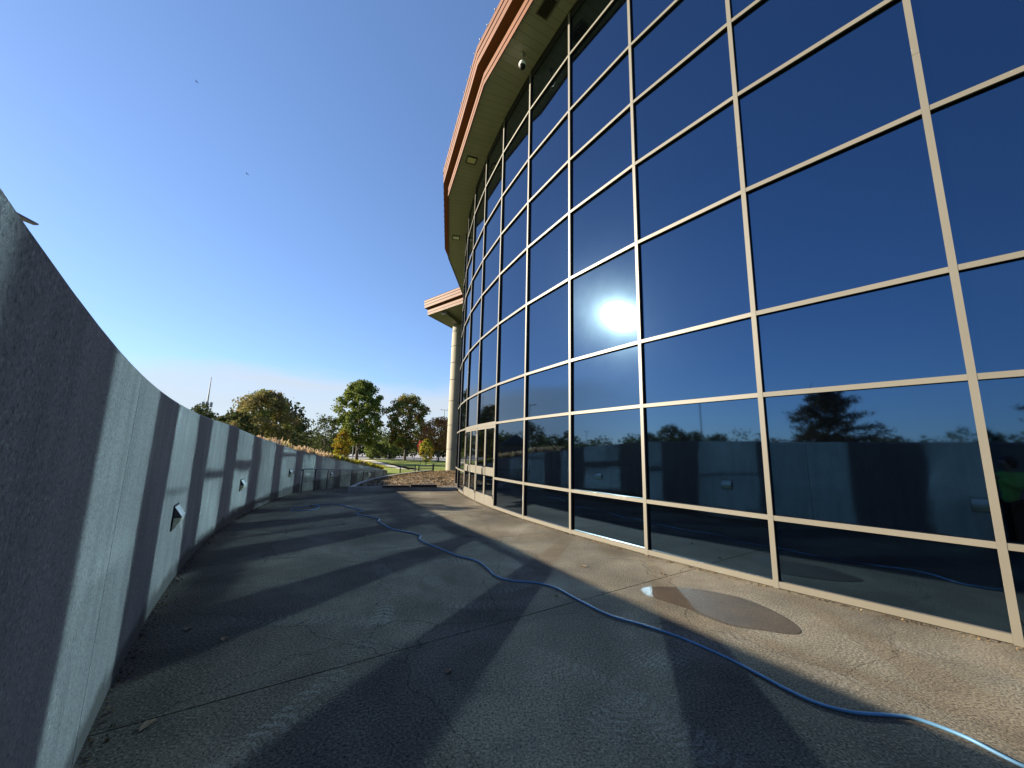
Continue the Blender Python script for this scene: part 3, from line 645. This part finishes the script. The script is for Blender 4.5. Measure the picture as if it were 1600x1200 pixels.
def make_tree(name, h, base, rx, mat, prof='round', clumps=70, per=90, leaf=.3, seed=1, trunk=.16, layered=False, lean=0.0, inner=.35, spread=.2, limbs=26, bare=0):
    rs = np.random.RandomState(seed); t = empty(name); lo = []; cl = []
    az_n = rs.uniform(.72, 1.12, 9)
    for k in range(clumps):
        u = (k + rs.uniform()) / clumps; z = base + (h - base) * u ** .9
        az = k * 2.39996 + rs.uniform(-.5, .5); rr = rx * PROF[prof](u) * az_n[int(az / (2 * math.pi) * 9) % 9] * rs.uniform(.85, 1.08) * (inner + (1 - inner) * math.sqrt(rs.uniform()))
        c = np.array([rr * math.cos(az), rr * math.sin(az), z]); cl.append(c)
        m_ = int(per * rs.uniform(.5, 1.4)); g = rs.normal(size=(m_, 3)); g *= (rs.uniform(0, 1, (m_, 1)) ** .4 / np.linalg.norm(g, axis=1, keepdims=True)) * rx * spread * rs.uniform(1.0, 1.8)
        if layered == 'sprays':                                   # leaves strung along level branches
            ln_ = rx * PROF[prof](u) * az_n[int(az / (2 * math.pi) * 9) % 9] * rs.uniform(.6, 1.15); tt = rs.uniform(.12, 1, (m_, 1)) ** .7; d = np.array([math.cos(az), math.sin(az), rs.uniform(-.02, .26)])
            sdv = np.array([-math.sin(az), math.cos(az), 0]); c = d * ln_ + np.array([0, 0, z]); cl[-1] = c
            lo.append(np.array([0, 0, z]) + d * ln_ * tt + sdv * rs.normal(size=(m_, 1)) * .10 * ln_ * (1.15 - tt) + rs.normal(size=(m_, 3)) * np.array([.03, .03, .028]) * rx); continue
        if layered:
            g[:, 2] *= .22; d = np.array([math.cos(az), math.sin(az), .15]); g += d * (rs.normal(size=(m_, 1)) * rx * spread * 1.1)
        else: g[:, 2] *= .75
        lo.append(c + g)
    pts = np.concatenate(lo); pts = pts[pts[:, 2] > base * .55]
    me = quads_mesh('crown', leaf_quads(pts, leaf, rs), mat); o = bpy.data.objects.new('crown', me); COL.objects.link(o); o.parent = t
    mb = MB(); wob = [Vector((rs.normal() * .02 * h * s_, rs.normal() * .02 * h * s_, h * s_ * .86)) for s_ in (0, .12, .3, .55, .8, 1.0)]; wob[0] = Vector((0, 0, -.3)); wob[1].x = wob[1].y = 0
    mb.tube(wob, [trunk * 1.35, trunk, trunk * .85, trunk * .6, trunk * .32, trunk * .1], 9)
    for c in [cl[int(i)] for i in np.linspace(0, len(cl) - 1, limbs)]:
        c = Vector(c); zb = max(base * .55, c.z - (.55 if not layered else .15) * math.hypot(c.x, c.y) - .05 * h); s_ = min(.95, zb / (h * .86))
        j = s_ * 5; st = Vector((0, 0, zb))
        for i in range(5):
            if wob[i].z <= zb <= wob[i + 1].z: st = wob[i].lerp(wob[i + 1], (zb - wob[i].z) / max(1e-6, wob[i + 1].z - wob[i].z))
        md = st.lerp(c, .5) + Vector((0, 0, .08 * (c - st).length)); r0 = trunk * (.42 - .25 * s_)
        mb.tube([st, md, c], [r0, r0 * .6, r0 * .15], 5, cap=False)
    for k in range(bare):
        c = Vector(cl[rs.randint(len(cl))]); d = Vector((rs.normal() * .5, rs.normal() * .5, 1.2)).normalized(); mb.tube([c, c + d * h * .1, c + d * h * .2 + Vector((rs.normal(), rs.normal(), 0)) * .12], [.03, .018, .006], 4, cap=False)
    o = bpy.data.objects.new('trunk', mb.mesh('trunk', M_BARK)); COL.objects.link(o); o.parent = t
    return t
def put(t, x, y, z, label, cat='tree', rz=0.0, s=None, group=None):
    t.location = (x, y, z); t.rotation_euler = (0, 0, rz); tag(t, label, cat, group)
    if s: t.scale = s
    return t
def gz_at(x, y):
    d = Vector((x - CX, y - CY, 0)); return ground_z(math.degrees(math.atan2(d.y, d.x)) % 360, d.length) - .02
put(make_tree('maple_tree', 16.4, 3.2, 5.5, M_LEAF['green'], 'maple', 170, 100, .46, 11, .30, limbs=34, inner=.3, spread=.13), -32.2, 85, gz_at(-32.2, 85), 'tallest broad green maple beyond the end of the wall')
put(make_tree('maple_tree', 13.9, 3.0, 5.0, M_LEAF['turning'], 'maple', 120, 90, .44, 12, .26, limbs=30, inner=.3, spread=.14), -22.9, 88, gz_at(-22.9, 88), 'green maple turning brown low down, right of the tallest tree')
put(make_tree('autumn_tree', 8.8, 2.6, 3.6, M_LEAF['orange'], 'round', 80, 80, .36, 13, .17, bare=6), -14.9, 84, gz_at(-14.9, 84), 'rusty orange tree with bare twigs beside the stone column')
put(make_tree('sapling', 3.85, .75, 1.1, M_LEAF['sapling'], 'oval', 45, 60, .2, 14, .055), -12.45, 60, gz_at(-12.45, 60), 'small yellow green sapling on the lawn with orange top', 'sapling')
put(make_tree('sapling', 3.8, 1.9, .75, M_LEAF['pink'], 'round', 18, 40, .2, 15, .04), -14.6, 66, gz_at(-14.6, 66), 'slender crimson sapling just left of the yellow one', 'sapling')
put(make_tree('golden_tree', 4.7, .5, 1.35, M_LEAF['gold'], 'oval', 50, 70, .24, 16, .07), -22.9, 55, gz_at(-22.9, 55), 'small golden tree rising behind the wall grasses')
put(make_tree('round_tree', 7.6, .9, 3.2, M_LEAF['olive'], 'round', 150, 110, .24, 17, .2, inner=.4, spread=.16), -24.7, 40, gz_at(-24.7, 40), 'large round olive brown tree standing behind the wall')
put(make_tree('scrub_tree', 5.6, .5, 2.6, M_LEAF['olive'], 'round', 60, 70, .26, 18, .12), -34.6, 50, gz_at(-34.6, 50), 'low olive tree to the left of the large round tree')
put(make_tree('scrub_tree', 8.2, 1.5, 2.5, M_LEAF['dark'], 'round', 46, 50, .32, 19, .14, bare=5), -46.8, 60, gz_at(-46.8, 60), 'small dark tree at the foot of the mast')
put(make_tree('thin_tree', 7.2, 1.0, 2.8, M_LEAF['dark'], 'round', 46, 42, .34, 20, .14, bare=8, layered=True), -37.1, 70, gz_at(-37.1, 70), 'thin dark tree right of the large round tree')
put(make_tree('thin_tree', 8.0, 1.0, 3.3, M_LEAF['dark'], 'round', 52, 46, .34, 21, .15, bare=6), -35.0, 76, gz_at(-35, 76), 'thin dark tree left of the tallest maple')
for x, y, hw, hh, sd, lab in [(-32.1, 95, 2.5, 3.7, 31, 'left half of the rounded green bushes under the maples'), (-29.2, 98, 3.0, 4.1, 32, 'right half of the rounded green bushes under the maples')]:
    t = make_tree('bush', hh, .2, hw, M_LEAF['bush'], 'round', 50, 80, .34, sd, .08, limbs=14, inner=.5); put(t, x, y, gz_at(x, y), lab, 'bush')
# trees that show as reflections in the glass, on the ground behind the wall
put(make_tree('oak_tree', 3.9, .3, 3.0, M_LEAF['oak'], 'oak', 95, 230, .10, 41, .11, layered='sprays', limbs=95, spread=.15, inner=.3, bare=6), -16.0, -5.5, gz_at(-16, -5.5), 'spreading oak with level branches behind the wall, mirrored at right')
put(make_tree('oak_tree', 4.4, .3, 2.6, M_LEAF['oak'], 'oak', 95, 240, .10, 42, .11, layered='sprays', limbs=95, spread=.16, inner=.3), -8.9, -14.2, gz_at(-8.9, -14.2), 'reddish oak mirrored in the glass at the right edge above the photographer')
put(make_tree('oak_tree', 4.4, .3, 1.9, M_LEAF['dark'], 'round', 30, 40, .2, 43, .09), -27.5, -20.4, gz_at(-27.5, -20.4), 'small dark tree mirrored between the two oaks')
far = make_tree('field_tree', 8.0, 1.2, 3.6, M_LEAF['dark'], 'round', 60, 60, .42, 44, .2)
put(far, -87.3, .3, -.8, 'dark round tree mirrored left of the lamp post, tallest of its row', rz=.3)
for k, (x, y, s_, lab) in enumerate([(-87.7, 5.2, .80, 'second dark tree mirrored left of the lamp post'), (-86.7, -3.9, .82, 'dark tree mirrored against the lamp post'), (-86.1, -8.2, .76, 'dark tree mirrored just right of the lamp post'),
                                     (-68.8, 50.3, 1.1, 'dark tree mirrored behind the slanting lamp post near the doors'), (-75.5, 77.2, .72, 'dark tree mirrored left of the dark house'), (-48, 62, .9, 'dark tree mirrored in the right hand doors'),
                                     (-39, 66, 1.25, 'tall dark tree mirrored in the left hand doors'), (-60, -62, .95, 'far dark tree behind the wall to the right')]):
    copy_tree(far, (x, y, -.8), .9 * k + 1.0, lab, (s_, s_, s_ * 1.02))
# far belt of woods
rs = np.random.RandomState(9); P_ = []
for k in range(420):
    az = rs.uniform(-175, 22); D = rs.uniform(125, 260); hgt = (6.2 + 4.6 * rs.uniform() ** 1.5) * (D / 170)
    cx_, cy_ = D * math.sin(math.radians(az)), D * math.cos(math.radians(az)); n = 150; w_ = hgt * rs.uniform(.5, .9)
    if 89 < cy_ < 250 and -30 < az < 5: D = rs.uniform(255, 330); cx_, cy_ = D * math.sin(math.radians(az)), D * math.cos(math.radians(az)); hgt *= 1.5; w_ *= 1.6
    g = rs.normal(size=(n, 3)); g /= np.linalg.norm(g, axis=1, keepdims=True); g *= rs.uniform(.3, 1, (n, 1)) ** .4
    P_.append(np.stack([cx_ + g[:, 0] * w_, cy_ + g[:, 1] * w_, -.8 + hgt * .5 + g[:, 2] * hgt * .55], 1))
P_ = np.concatenate(P_); P_ = P_[P_[:, 2] > -.8]
o = bpy.data.objects.new('distant_woods', quads_mesh('distant_woods', leaf_quads(P_, 1.5, rs), M_LEAF['dark'])); COL.objects.link(o); tag(o, 'dark belt of distant woods along the horizon', 'woods', kind='stuff')
# hedge of dark trees just beyond the lot, seen under the maples
rs = np.random.RandomState(10); P_ = []
for k in range(60):
    x = -78 + 76 * k / 59 + rs.normal() * .8; y = 106 + rs.uniform(0, 10) + .1 * abs(x); hgt = rs.uniform(4.5, 7.5); n = 230
    g = rs.normal(size=(n, 3)); g /= np.linalg.norm(g, axis=1, keepdims=True); g *= rs.uniform(.2, 1, (n, 1)) ** .4
    P_.append(np.stack([x + g[:, 0] * 2.6, y + g[:, 1] * 2.4, -.4 + hgt * .5 + g[:, 2] * hgt * .5], 1))
P_ = np.concatenate(P_)
o = bpy.data.objects.new('dark_hedgerow', quads_mesh('dark_hedgerow', leaf_quads(P_, .7, rs), M_LEAF['dark'])); COL.objects.link(o); tag(o, 'dark overgrown hedgerow behind the maples and bushes', 'hedge', kind='stuff')

# grasses and flowers growing along the outside of the wall
def blades(name, n, th0, th1, rlo, rhi, h0, h1, mat, seed, label, w=.012):
    rs = np.random.RandomState(seed); q = np.zeros((n, 4, 3))
    cent = [(rs.uniform(th0, th1), rs.uniform(rlo, rhi)) for _ in range(max(8, n // 60))]
    for k in range(n):
        th, r = cent[rs.randint(len(cent))]; p = PT(th + rs.normal() * .25, r + rs.normal() * .09); z = ground_z(th, max(r, 35.5)); hh = rs.uniform(h0, h1); dx, dy = rs.normal(size=2) * .22 * hh
        a = rs.uniform(0, 2 * math.pi); ex, ey = math.cos(a) * w, math.sin(a) * w
        q[k] = [(p.x - ex, p.y - ey, z), (p.x + ex, p.y + ey, z), (p.x + dx + ex * 1.6, p.y + dy + ey * 1.6, z + hh), (p.x + dx - ex * 1.6, p.y + dy - ey * 1.6, z + hh * 1.06)]
    o = bpy.data.objects.new(name, quads_mesh(name, q.reshape(-1, 3), mat)); COL.objects.link(o); return tag(o, label, 'grass' if 'grass' in name else 'flowers', kind='stuff')
blades('ornamental_grass', 5200, 176, 196, 35.55, 37.0, .24, .52, M_LEAF['plume'], 51, 'pale pinkish plume grasses along the top of the sloping wall', .014)
blades('yellow_flowers', 5200, 171.5, 184, 35.5, 36.6, .28, .52, M_LEAF['yellow'], 52, 'yellow flowering plants at the low end of the wall', .022)
t = make_tree('bush', 1.15, .1, .62, M_LEAF['dark'], 'round', 26, 50, .12, 53, .04, limbs=10, inner=.5); q = PT(196.6, 36.4); put(t, q.x, q.y, ground_z(196.6, 36.4) - .05, 'dark round shrub peeping over the wall under the olive tree', 'bush')

# ------------------------------------------------------------------ poles, bollards, railings, mast, house
def lamp_post(h, arm, label, x, y, rad=.09):
    t = empty('lamp_post', (x, y, -.78), label, 'lamp post', 'parking lot lamp posts'); mb = MB(); mb.tube([(x, y, -.8), (x, y, h)], [rad, rad * .75], 10); mb.build('pole', M_GALV, t)
    d = Vector((-y, x, 0)).normalized(); mb = MB(); mb.tube([Vector((x, y, h)) - d * arm, Vector((x, y, h + .02)) + d * arm], .06, 6); mb.build('arm', M_GALV, t)
    for s_ in (-1, 1):
        c = Vector((x, y, h)) + d * arm * s_; mb = MB(); mb.obox(c, d, Vector((-d.y, d.x, 0)), UP, -.35, .35, -.17, .17, -.02, .12); mb.build('lamp_head', M_GALV, t)
lamp_post(16.9, .9, 'lamp post whose twin head tops out beside the tallest maple', -36.0, 92.5)
lamp_post(14.7, 1.0, 'distant lamp post left of the stone column', -22, 131, .12)
lamp_post(9.4, .45, 'lamp post mirrored upright in the glass, third bay from the right', -56.8, -1.7)
lamp_post(10.8, .9, 'lamp post mirrored near the glass doors', -60.1, 44.7)
lamp_post(10.4, .8, 'tiny far lamp post mirrored left of the sun glint', -143.5, 46.3, .1)
tw = empty('radio_mast', (-176, 230, -.8), 'thin tall radio mast on the horizon at left', 'mast')
mb = MB(); mb.tube([(-176, 230, -.8), (-176, 230, 26)], [.75, .55], 8); mb.build('lower_mast', M_GALV, tw)
mb = MB(); mb.tube([(-176, 230, 26), (-176, 230, 41)], [.42, .16], 8); mb.build('upper_mast', M_GALV, tw)
mb = MB()
for k in range(6):
    a = k * math.pi / 3; c = Vector((-176 + 2.2 * math.cos(a), 230 + 2.2 * math.sin(a), 0)); mb.box(c.x - .35, c.x + .35, c.y - .35, c.y + .35, 23.4, 26.2); mb.tube([(-176, 230, 24.8), (c.x, c.y, 24.8)], .12, 5)
mb.build('antenna_ring', M_GALV, tw)
bo = None
for x, y, lab in [(-51.4, 131.4, 'leftmost pale bollard on the far lot'), (-49.7, 163.7, 'pale bollard under the green bushes'), (-37, 132.1, 'pale bollard right of the green bushes'), (-28.9, 110, 'pale bollard beside the second maple trunk'), (-24.4, 129.7, 'pale bollard behind the yellow sapling')]:
    if bo is None:
        bo = empty('bollard'); mb = MB(); mb.lathe((0, 0, 0), [(.17, -.05), (.17, 1.15), (.15, 1.26), (.08, 1.33), (0, 1.34)], 14); local_part(mb, 'post', M_WHITE, bo)
        mb = MB(); mb.lathe((0, 0, 0), [(.26, -.05), (.26, .03), (.172, .05)], 14); local_part(mb, 'base_collar', M_CURB, bo); o = bo
    else: o = copy_tree(bo)
    o.location = (x, y, -.735); tag(o, lab, 'bollard', 'bollards on the parking lot')
def railing(P, Q, label, mat, z=-.76, h=.78, pick=16):
    P, Q = Vector((*P, z)), Vector((*Q, z)); t = empty('railing', (P + Q) / 2, label, 'railing', 'low railings on the lawn')
    mb = MB(); mb.tube([P + UP * h, Q + UP * h], .035, 8); mb.tube([P + UP * .12, Q + UP * .12], .02, 6); mb.build('rail', mat, t)
    for s_ in (0, 1):
        c = P.lerp(Q, s_); mb = MB(); mb.box(c.x - .045, c.x + .045, c.y - .045, c.y + .045, z - .05, z + h + .1); mb.build('post', mat, t)
    for k in range(1, pick):
        c = P.lerp(Q, k / pick); mb = MB(); mb.tube([c + UP * .12, c + UP * h], .011, 5); mb.build('picket', mat, t)
railing((-10.15, 37.7), (-9.1, 39.1), 'short tan railing panel nearest the end of the wall', M_TAN)
railing((-8.8, 39.3), (-8.2, 43.2), 'dark railing right of the tan panel', M_STEEL, pick=22)
railing((-8.15, 43.4), (-6.0, 45.7), 'dark railing running behind the stone column', M_STEEL, pick=18)
for x, y, lab in [(-27.5, 86.2, 'thin dark sign post left of the second maple'), (-19.5, 82.3, 'thin dark sign post right of the second maple'), (-15.8, 86.9, 'thin dark sign post behind the yellow sapling')]:
    mb = MB(); mb.tube([(x, y, -.8), (x, y, 1.15)], .05, 6); mb.tube([(x, y, 1.15), (x, y, 1.2)], [.05, .01], 6); mb.build('sign_post', M_STEEL, label=lab, cat='post', group='sign posts at the lot edge')
ho = empty('house', (-69.6, 67.2, -.8), 'low dark gabled house mirrored near the doors', 'house')
d = Vector((-67.1, -69.6, 0)).normalized(); d = Vector((-.70, -.71, 0)); w = Vector((-d.y, d.x, 0)); c = Vector((-71, 68.5, 0))
M_HW = plain('dark_house_cladding', (.10, .08, .07), .8, .15, 1.0); mb = MB(); mb.obox(c, w, d, UP, -5.2, 5.2, -3, 3, -.85, 3.0); mb.build('wall', M_HW, ho)
mb = MB(); R_ = [c + w * x + d * y + UP * z for x, y, z in ((-5.6, -3.4, 2.9), (5.6, -3.4, 2.9), (5.6, 3.4, 2.9), (-5.6, 3.4, 2.9), (-3.2, 0, 5.3), (3.2, 0, 5.3))]
mb.add(R_, [(0, 1, 5, 4), (1, 2, 5), (2, 3, 4, 5), (3, 0, 4), (3, 2, 1, 0)]); mb.build('roof', plain('dark_shingles', (.05, .045, .045), .9, .2, 4.0), ho)
for x in (-3, 0, 3):
    mb = MB(); mb.obox(c, w, d, UP, x - .6, x + .6, -3.04, -3.0, .6, 2.0); mb.build('window', M_GLASS, ho)
# strip sticking out over the wall top at the left edge
mb = MB(); p0_ = PT(218.78, RW + .15, 2.10); p1_ = PT(218.31, RW + .15, 2.18); mb.tube([PT(218.9, RW + .30, 1.70), PT(218.85, RW + .2, 1.98), p0_], [.008, .007, .005], 5)
sd = Vector((.009, .006, .004)); mb.add([p0_ - sd, p0_ + sd, p1_ + sd * .55, p1_ - sd * .3, p0_ - sd - UP * .008, p0_ + sd - UP * .008, p1_ + sd * .55 - UP * .004, p1_ - sd * .3 - UP * .004], [(0, 1, 2, 3), (7, 6, 5, 4), (0, 4, 5, 1), (1, 5, 6, 2), (2, 6, 7, 3), (3, 7, 4, 0)])
mb.build('strap_leaf', plain('dry_strap_leaf', (.10, .085, .06), .7, .2, 30.0), label='dry strap shaped leaf jutting over the wall top at far left', cat='leaf')
# a few fallen leaves
lv = [(-1.99, 2.52), (-1.83, 3.93), (.54, 4.72), (-1.8, 5.03), (-2.54, 7.56), (-4.04, 7.62), (2.05, 5.62), (.4, 6.54), (-2.29, 3.55), (-2.72, 3.72), (-2.9, 7.5), (-.41, 3.15), (1.05, 5.9), (-.9, 8.6), (-3.2, 6.4), (-1.3, 9.6), (-2.0, 12.4), (-3.4, 8.6)]
rs = random.Random(4); lm = None; M_DL = plain('dry_leaf', (.15, .10, .055), .8, .3, 25.0)
for k, (x, y) in enumerate(lv):
    if lm is None:
        mb = MB(); pr = [(-.05, 0, .004), (-.02, .022, .014), (.015, .028, .02), (.055, 0, .012), (.015, -.026, .018), (-.02, -.02, .016), (0, 0, .006)]
        mb.add(pr, [(0, 6, 1), (1, 6, 2), (2, 6, 3), (3, 6, 4), (4, 6, 5), (5, 6, 0)]); lm = mb.mesh('fallen_leaf', M_DL)
    o = bpy.data.objects.new('fallen_leaf', lm); COL.objects.link(o); o.location = (x, y, pz(x, y) + .001); s_ = rs.uniform(.6, 1.05) if k else 1.0; o.scale = (s_, s_, s_); o.rotation_euler = (0, 0, rs.uniform(0, 6.3))
    tag(o, 'small curled dry leaf lying on the dark patio' if k else 'largest dry leaf, on the patio near the wall at lower left', 'leaf', 'fallen leaves on the patio')

# ------------------------------------------------------------------ the photographer (seen in the glass) and the phone
def skin_mesh(name, verts, edges, mat, parent, root=0, lv=2):
    me = bpy.data.meshes.new(name); me.from_pydata([p for p, _ in verts], edges, []); o = bpy.data.objects.new(name, me); link(o, parent)
    md = o.modifiers.new('Skin', 'SKIN'); me.materials.append(mat)
    if not me.skin_vertices: pass
    for i, (_, r) in enumerate(verts):
        rr = r if isinstance(r, tuple) else (r, r); me.skin_vertices[0].data[i].radius = rr; me.skin_vertices[0].data[i].use_root = (i == root)
    md.use_smooth_shade = True; sb = o.modifiers.new('Subdivision', 'SUBSURF'); sb.levels = lv; sb.render_levels = lv
    return o
M_SKIN = plain('skin', (.42, .25, .18), .55, .06, 20.0); M_JKT = plain('green_jacket', (.42, .85, .14), .75, .12, 9.0, bump_s=.3, bump_scale=30); M_TRS = plain('black_trousers', (.012, .012, .014), .85, .2, 12.0); M_HAIR = plain('dark_hair', (.02, .015, .012), .5, .2, 30.0)
px_, py_ = .66, -.48
per = empty('person', (px_, py_, 0), 'person in green jacket and dark trousers holding up a phone, mirrored at right', 'person')
V = []; E = []
def vv(x, y, z, r): V.append(((px_ + x, py_ + y, z), r)); return len(V) - 1
def chain(*ix):
    for a, b_ in zip(ix, ix[1:]): E.append((a, b_))
pel = vv(0, 0, .90, .13); ab = vv(0, 0, 1.06, .12); ch = vv(0, 0, 1.24, .14); nk0 = vv(0, .01, 1.385, .062); nk1 = vv(0, .03, 1.44, .055); hd0 = vv(-.005, .055, 1.50, .068); hd1 = vv(-.005, .05, 1.575, .088); hd2 = vv(-.005, .045, 1.645, .066)
chain(pel, ab, ch, nk0, nk1, hd0, hd1, hd2)
no = vv(-.02, .145, 1.555, .012); chain(hd1, no)
for s_ in (-1, 1):
    hp = vv(.09 * s_, 0, .86, .095); kn = vv(.10 * s_, .02, .48, .06); an = vv(.10 * s_, -.01, .09, .042); ft = vv(.11 * s_, .10, .045, .04); to = vv(.115 * s_, .18, .035, .03); chain(pel, hp, kn, an, ft, to)
def arm(sx, sh, el, wr, fdir, side):
    s0 = vv(*sh, .062); e0 = vv(*el, .045); w0 = vv(*wr, .028); fd = Vector(fdir).normalized(); sd_ = Vector(side).normalized(); pw = Vector(wr) + fd * .055; pl_ = vv(*pw, .032); chain(ch, s0, e0, w0, pl_)
    for k, (o_, ln_) in enumerate(((-.030, .062), (-.010, .075), (.010, .07), (.030, .055))):
        b0 = pw + fd * .03 + sd_ * o_; i0 = vv(*b0, .0095); m0 = b0 + fd * ln_ * .55 + Vector((0, .012, 0)); i1 = vv(*m0, .0088); t0 = m0 + fd * ln_ * .3 + Vector((0, .03, 0)); i2 = vv(*t0, .0075); chain(pl_, i0, i1, i2)
    b0 = Vector(wr) + fd * .03 - sd_ * .034; i0 = vv(*b0, .011); t1 = b0 - sd_ * .028 + fd * .03; i1 = vv(*t1, .0095); t2 = t1 + fd * .03 + Vector((0, .008, 0)); i2 = vv(*t2, .008); chain(w0, i0, i1, i2)
ARMS = [((-.17, .01, 1.33), (-.38, .17, 1.17), (-.60, .385, 1.45), (-.25, .25, .9), (.75, 0, .3)), ((.17, .01, 1.33), (.24, .17, 1.10), (.06, .30, 1.30), (-.7, .35, .65), (0, .2, 1))]
for k, (sh, el, wr, fd, sd_) in enumerate(ARMS): arm(k, sh, el, wr, fd, sd_)
skin_mesh('body', V, E, M_SKIN, per)
V = []; E = []
a0_ = vv(0, 0, .80, .165); a1_ = vv(0, 0, .95, .16); a2_ = vv(0, 0, 1.10, .15); a3_ = vv(0, 0, 1.27, .165); a4_ = vv(0, .01, 1.38, .088); chain(a0_, a1_, a2_, a3_, a4_)
for sh, el, wr, fd, sd_ in ARMS:
    s0 = vv(*sh, .085); e0 = vv(*el, .068); w0 = vv(*(Vector(el).lerp(Vector(wr), .92)), .05); chain(a3_, s0, e0, w0)
skin_mesh('jacket', V, E, M_JKT, per)
V = []; E = []
p0i = vv(0, 0, .90, .145)
for s_ in (-1, 1):
    hp = vv(.095 * s_, 0, .82, .11); kn = vv(.10 * s_, .02, .48, .082); an = vv(.10 * s_, -.005, .10, .07); chain(p0i, hp, kn, an)
skin_mesh('trousers', V, E, M_TRS, per)
for s_ in (-1, 1):
    V = []; E = []; q_ = [vv(.10 * s_, -.05, .05, (.045, .05)), vv(.105 * s_, .05, .05, (.048, .048)), vv(.115 * s_, .17, .04, (.042, .036)), vv(.118 * s_, .22, .035, (.034, .03))]; chain(*q_); skin_mesh('shoe', V, E, M_TRS, per, lv=1)
mb = MB(); seg = 20; prof_h = [(.0, .112), (.05, .105), (.09, .075), (.112, .03), (.118, -.02), (.112, -.07), (.09, -.12)]
cH = Vector((px_ - .005, py_ + .02, 1.585)); vs_ = [cH + Vector((r * 1.0 * math.cos(2 * math.pi * k / seg), r * (1.08 if math.sin(2 * math.pi * k / seg) < .25 else .72) * math.sin(2 * math.pi * k / seg), z + (.06 if z < -.03 and math.sin(2 * math.pi * k / seg) > .3 else 0))) for r, z in prof_h for k in range(seg)]
mb.add(vs_, [(i * seg + k, (i + 1) * seg + k, (i + 1) * seg + (k + 1) % seg, i * seg + (k + 1) % seg) for i in range(len(prof_h) - 1) for k in range(seg)], 0, True); mb.build('hair', M_HAIR, per)
for s_ in (-1, 1):
    mb = MB(); mb.lathe((px_ - .005 + .033 * s_, py_ + .128, 1.578), [(0, -.011), (.008, -.008), (.011, 0), (.008, .008), (0, .011)], 10); mb.build('eye', M_WHITE, per)
    mb = MB(); mb.lathe((px_ - .005 + .088 * s_, py_ + .05, 1.565), [(0, -.03), (.012, -.02), (.016, .01), (.01, .028), (0, .03)], 8); mb.build('ear', M_SKIN, per)
mb = MB(); mb.box(px_ - .03, px_ + .02, py_ + .124, py_ + .134, 1.512, 1.518); mb.build('mouth', plain('lips', (.30, .12, .10), .5), per)
ph = empty('phone', (.0, -.03, 1.47), 'dark phone held up in the photographer\'s raised hand', 'phone')
mb = MB(); mb.box(-.036, .036, -.036, -.028, 1.425, 1.572); mb.build('case', M_BLACK, ph)
mb = MB(); mb.box(-.033, .033, -.0375, -.0362, 1.430, 1.567); mb.build('screen', M_GLASS, ph)
mb = MB(); mb.box(-.002, .030, -.0278, -.026, 1.535, 1.568); mb.build('lens_bump', M_STEEL, ph)

# two far birds
for x, y, z, lab in ((-56.3, 60, 64.1, 'tiny dark bird high in the sky at left'), (-46.6, 62, 47.9, 'tiny dark bird lower and right of the other one')):
    b_ = empty('bird', (x, y, z), lab, 'bird', 'birds in the sky')
    mb = MB(); mb.tube([(x - .16, y, z), (x - .05, y, z + .01), (x + .1, y, z), (x + .2, y, z + .02)], [.012, .045, .035, .01], 8); mb.build('body', M_BLACK, b_)
    for s_ in (-1, 1):
        mb = MB(); mb.add([(x - .06, y, z + .02), (x + .06, y, z + .02), (x + .09, y + .22 * s_, z + .10), (x - .02, y + .22 * s_, z + .10), (x + .07, y + .42 * s_, z + .03)], [(0, 1, 2, 3), (3, 2, 4)]); mb.build('wing', M_BLACK, b_)
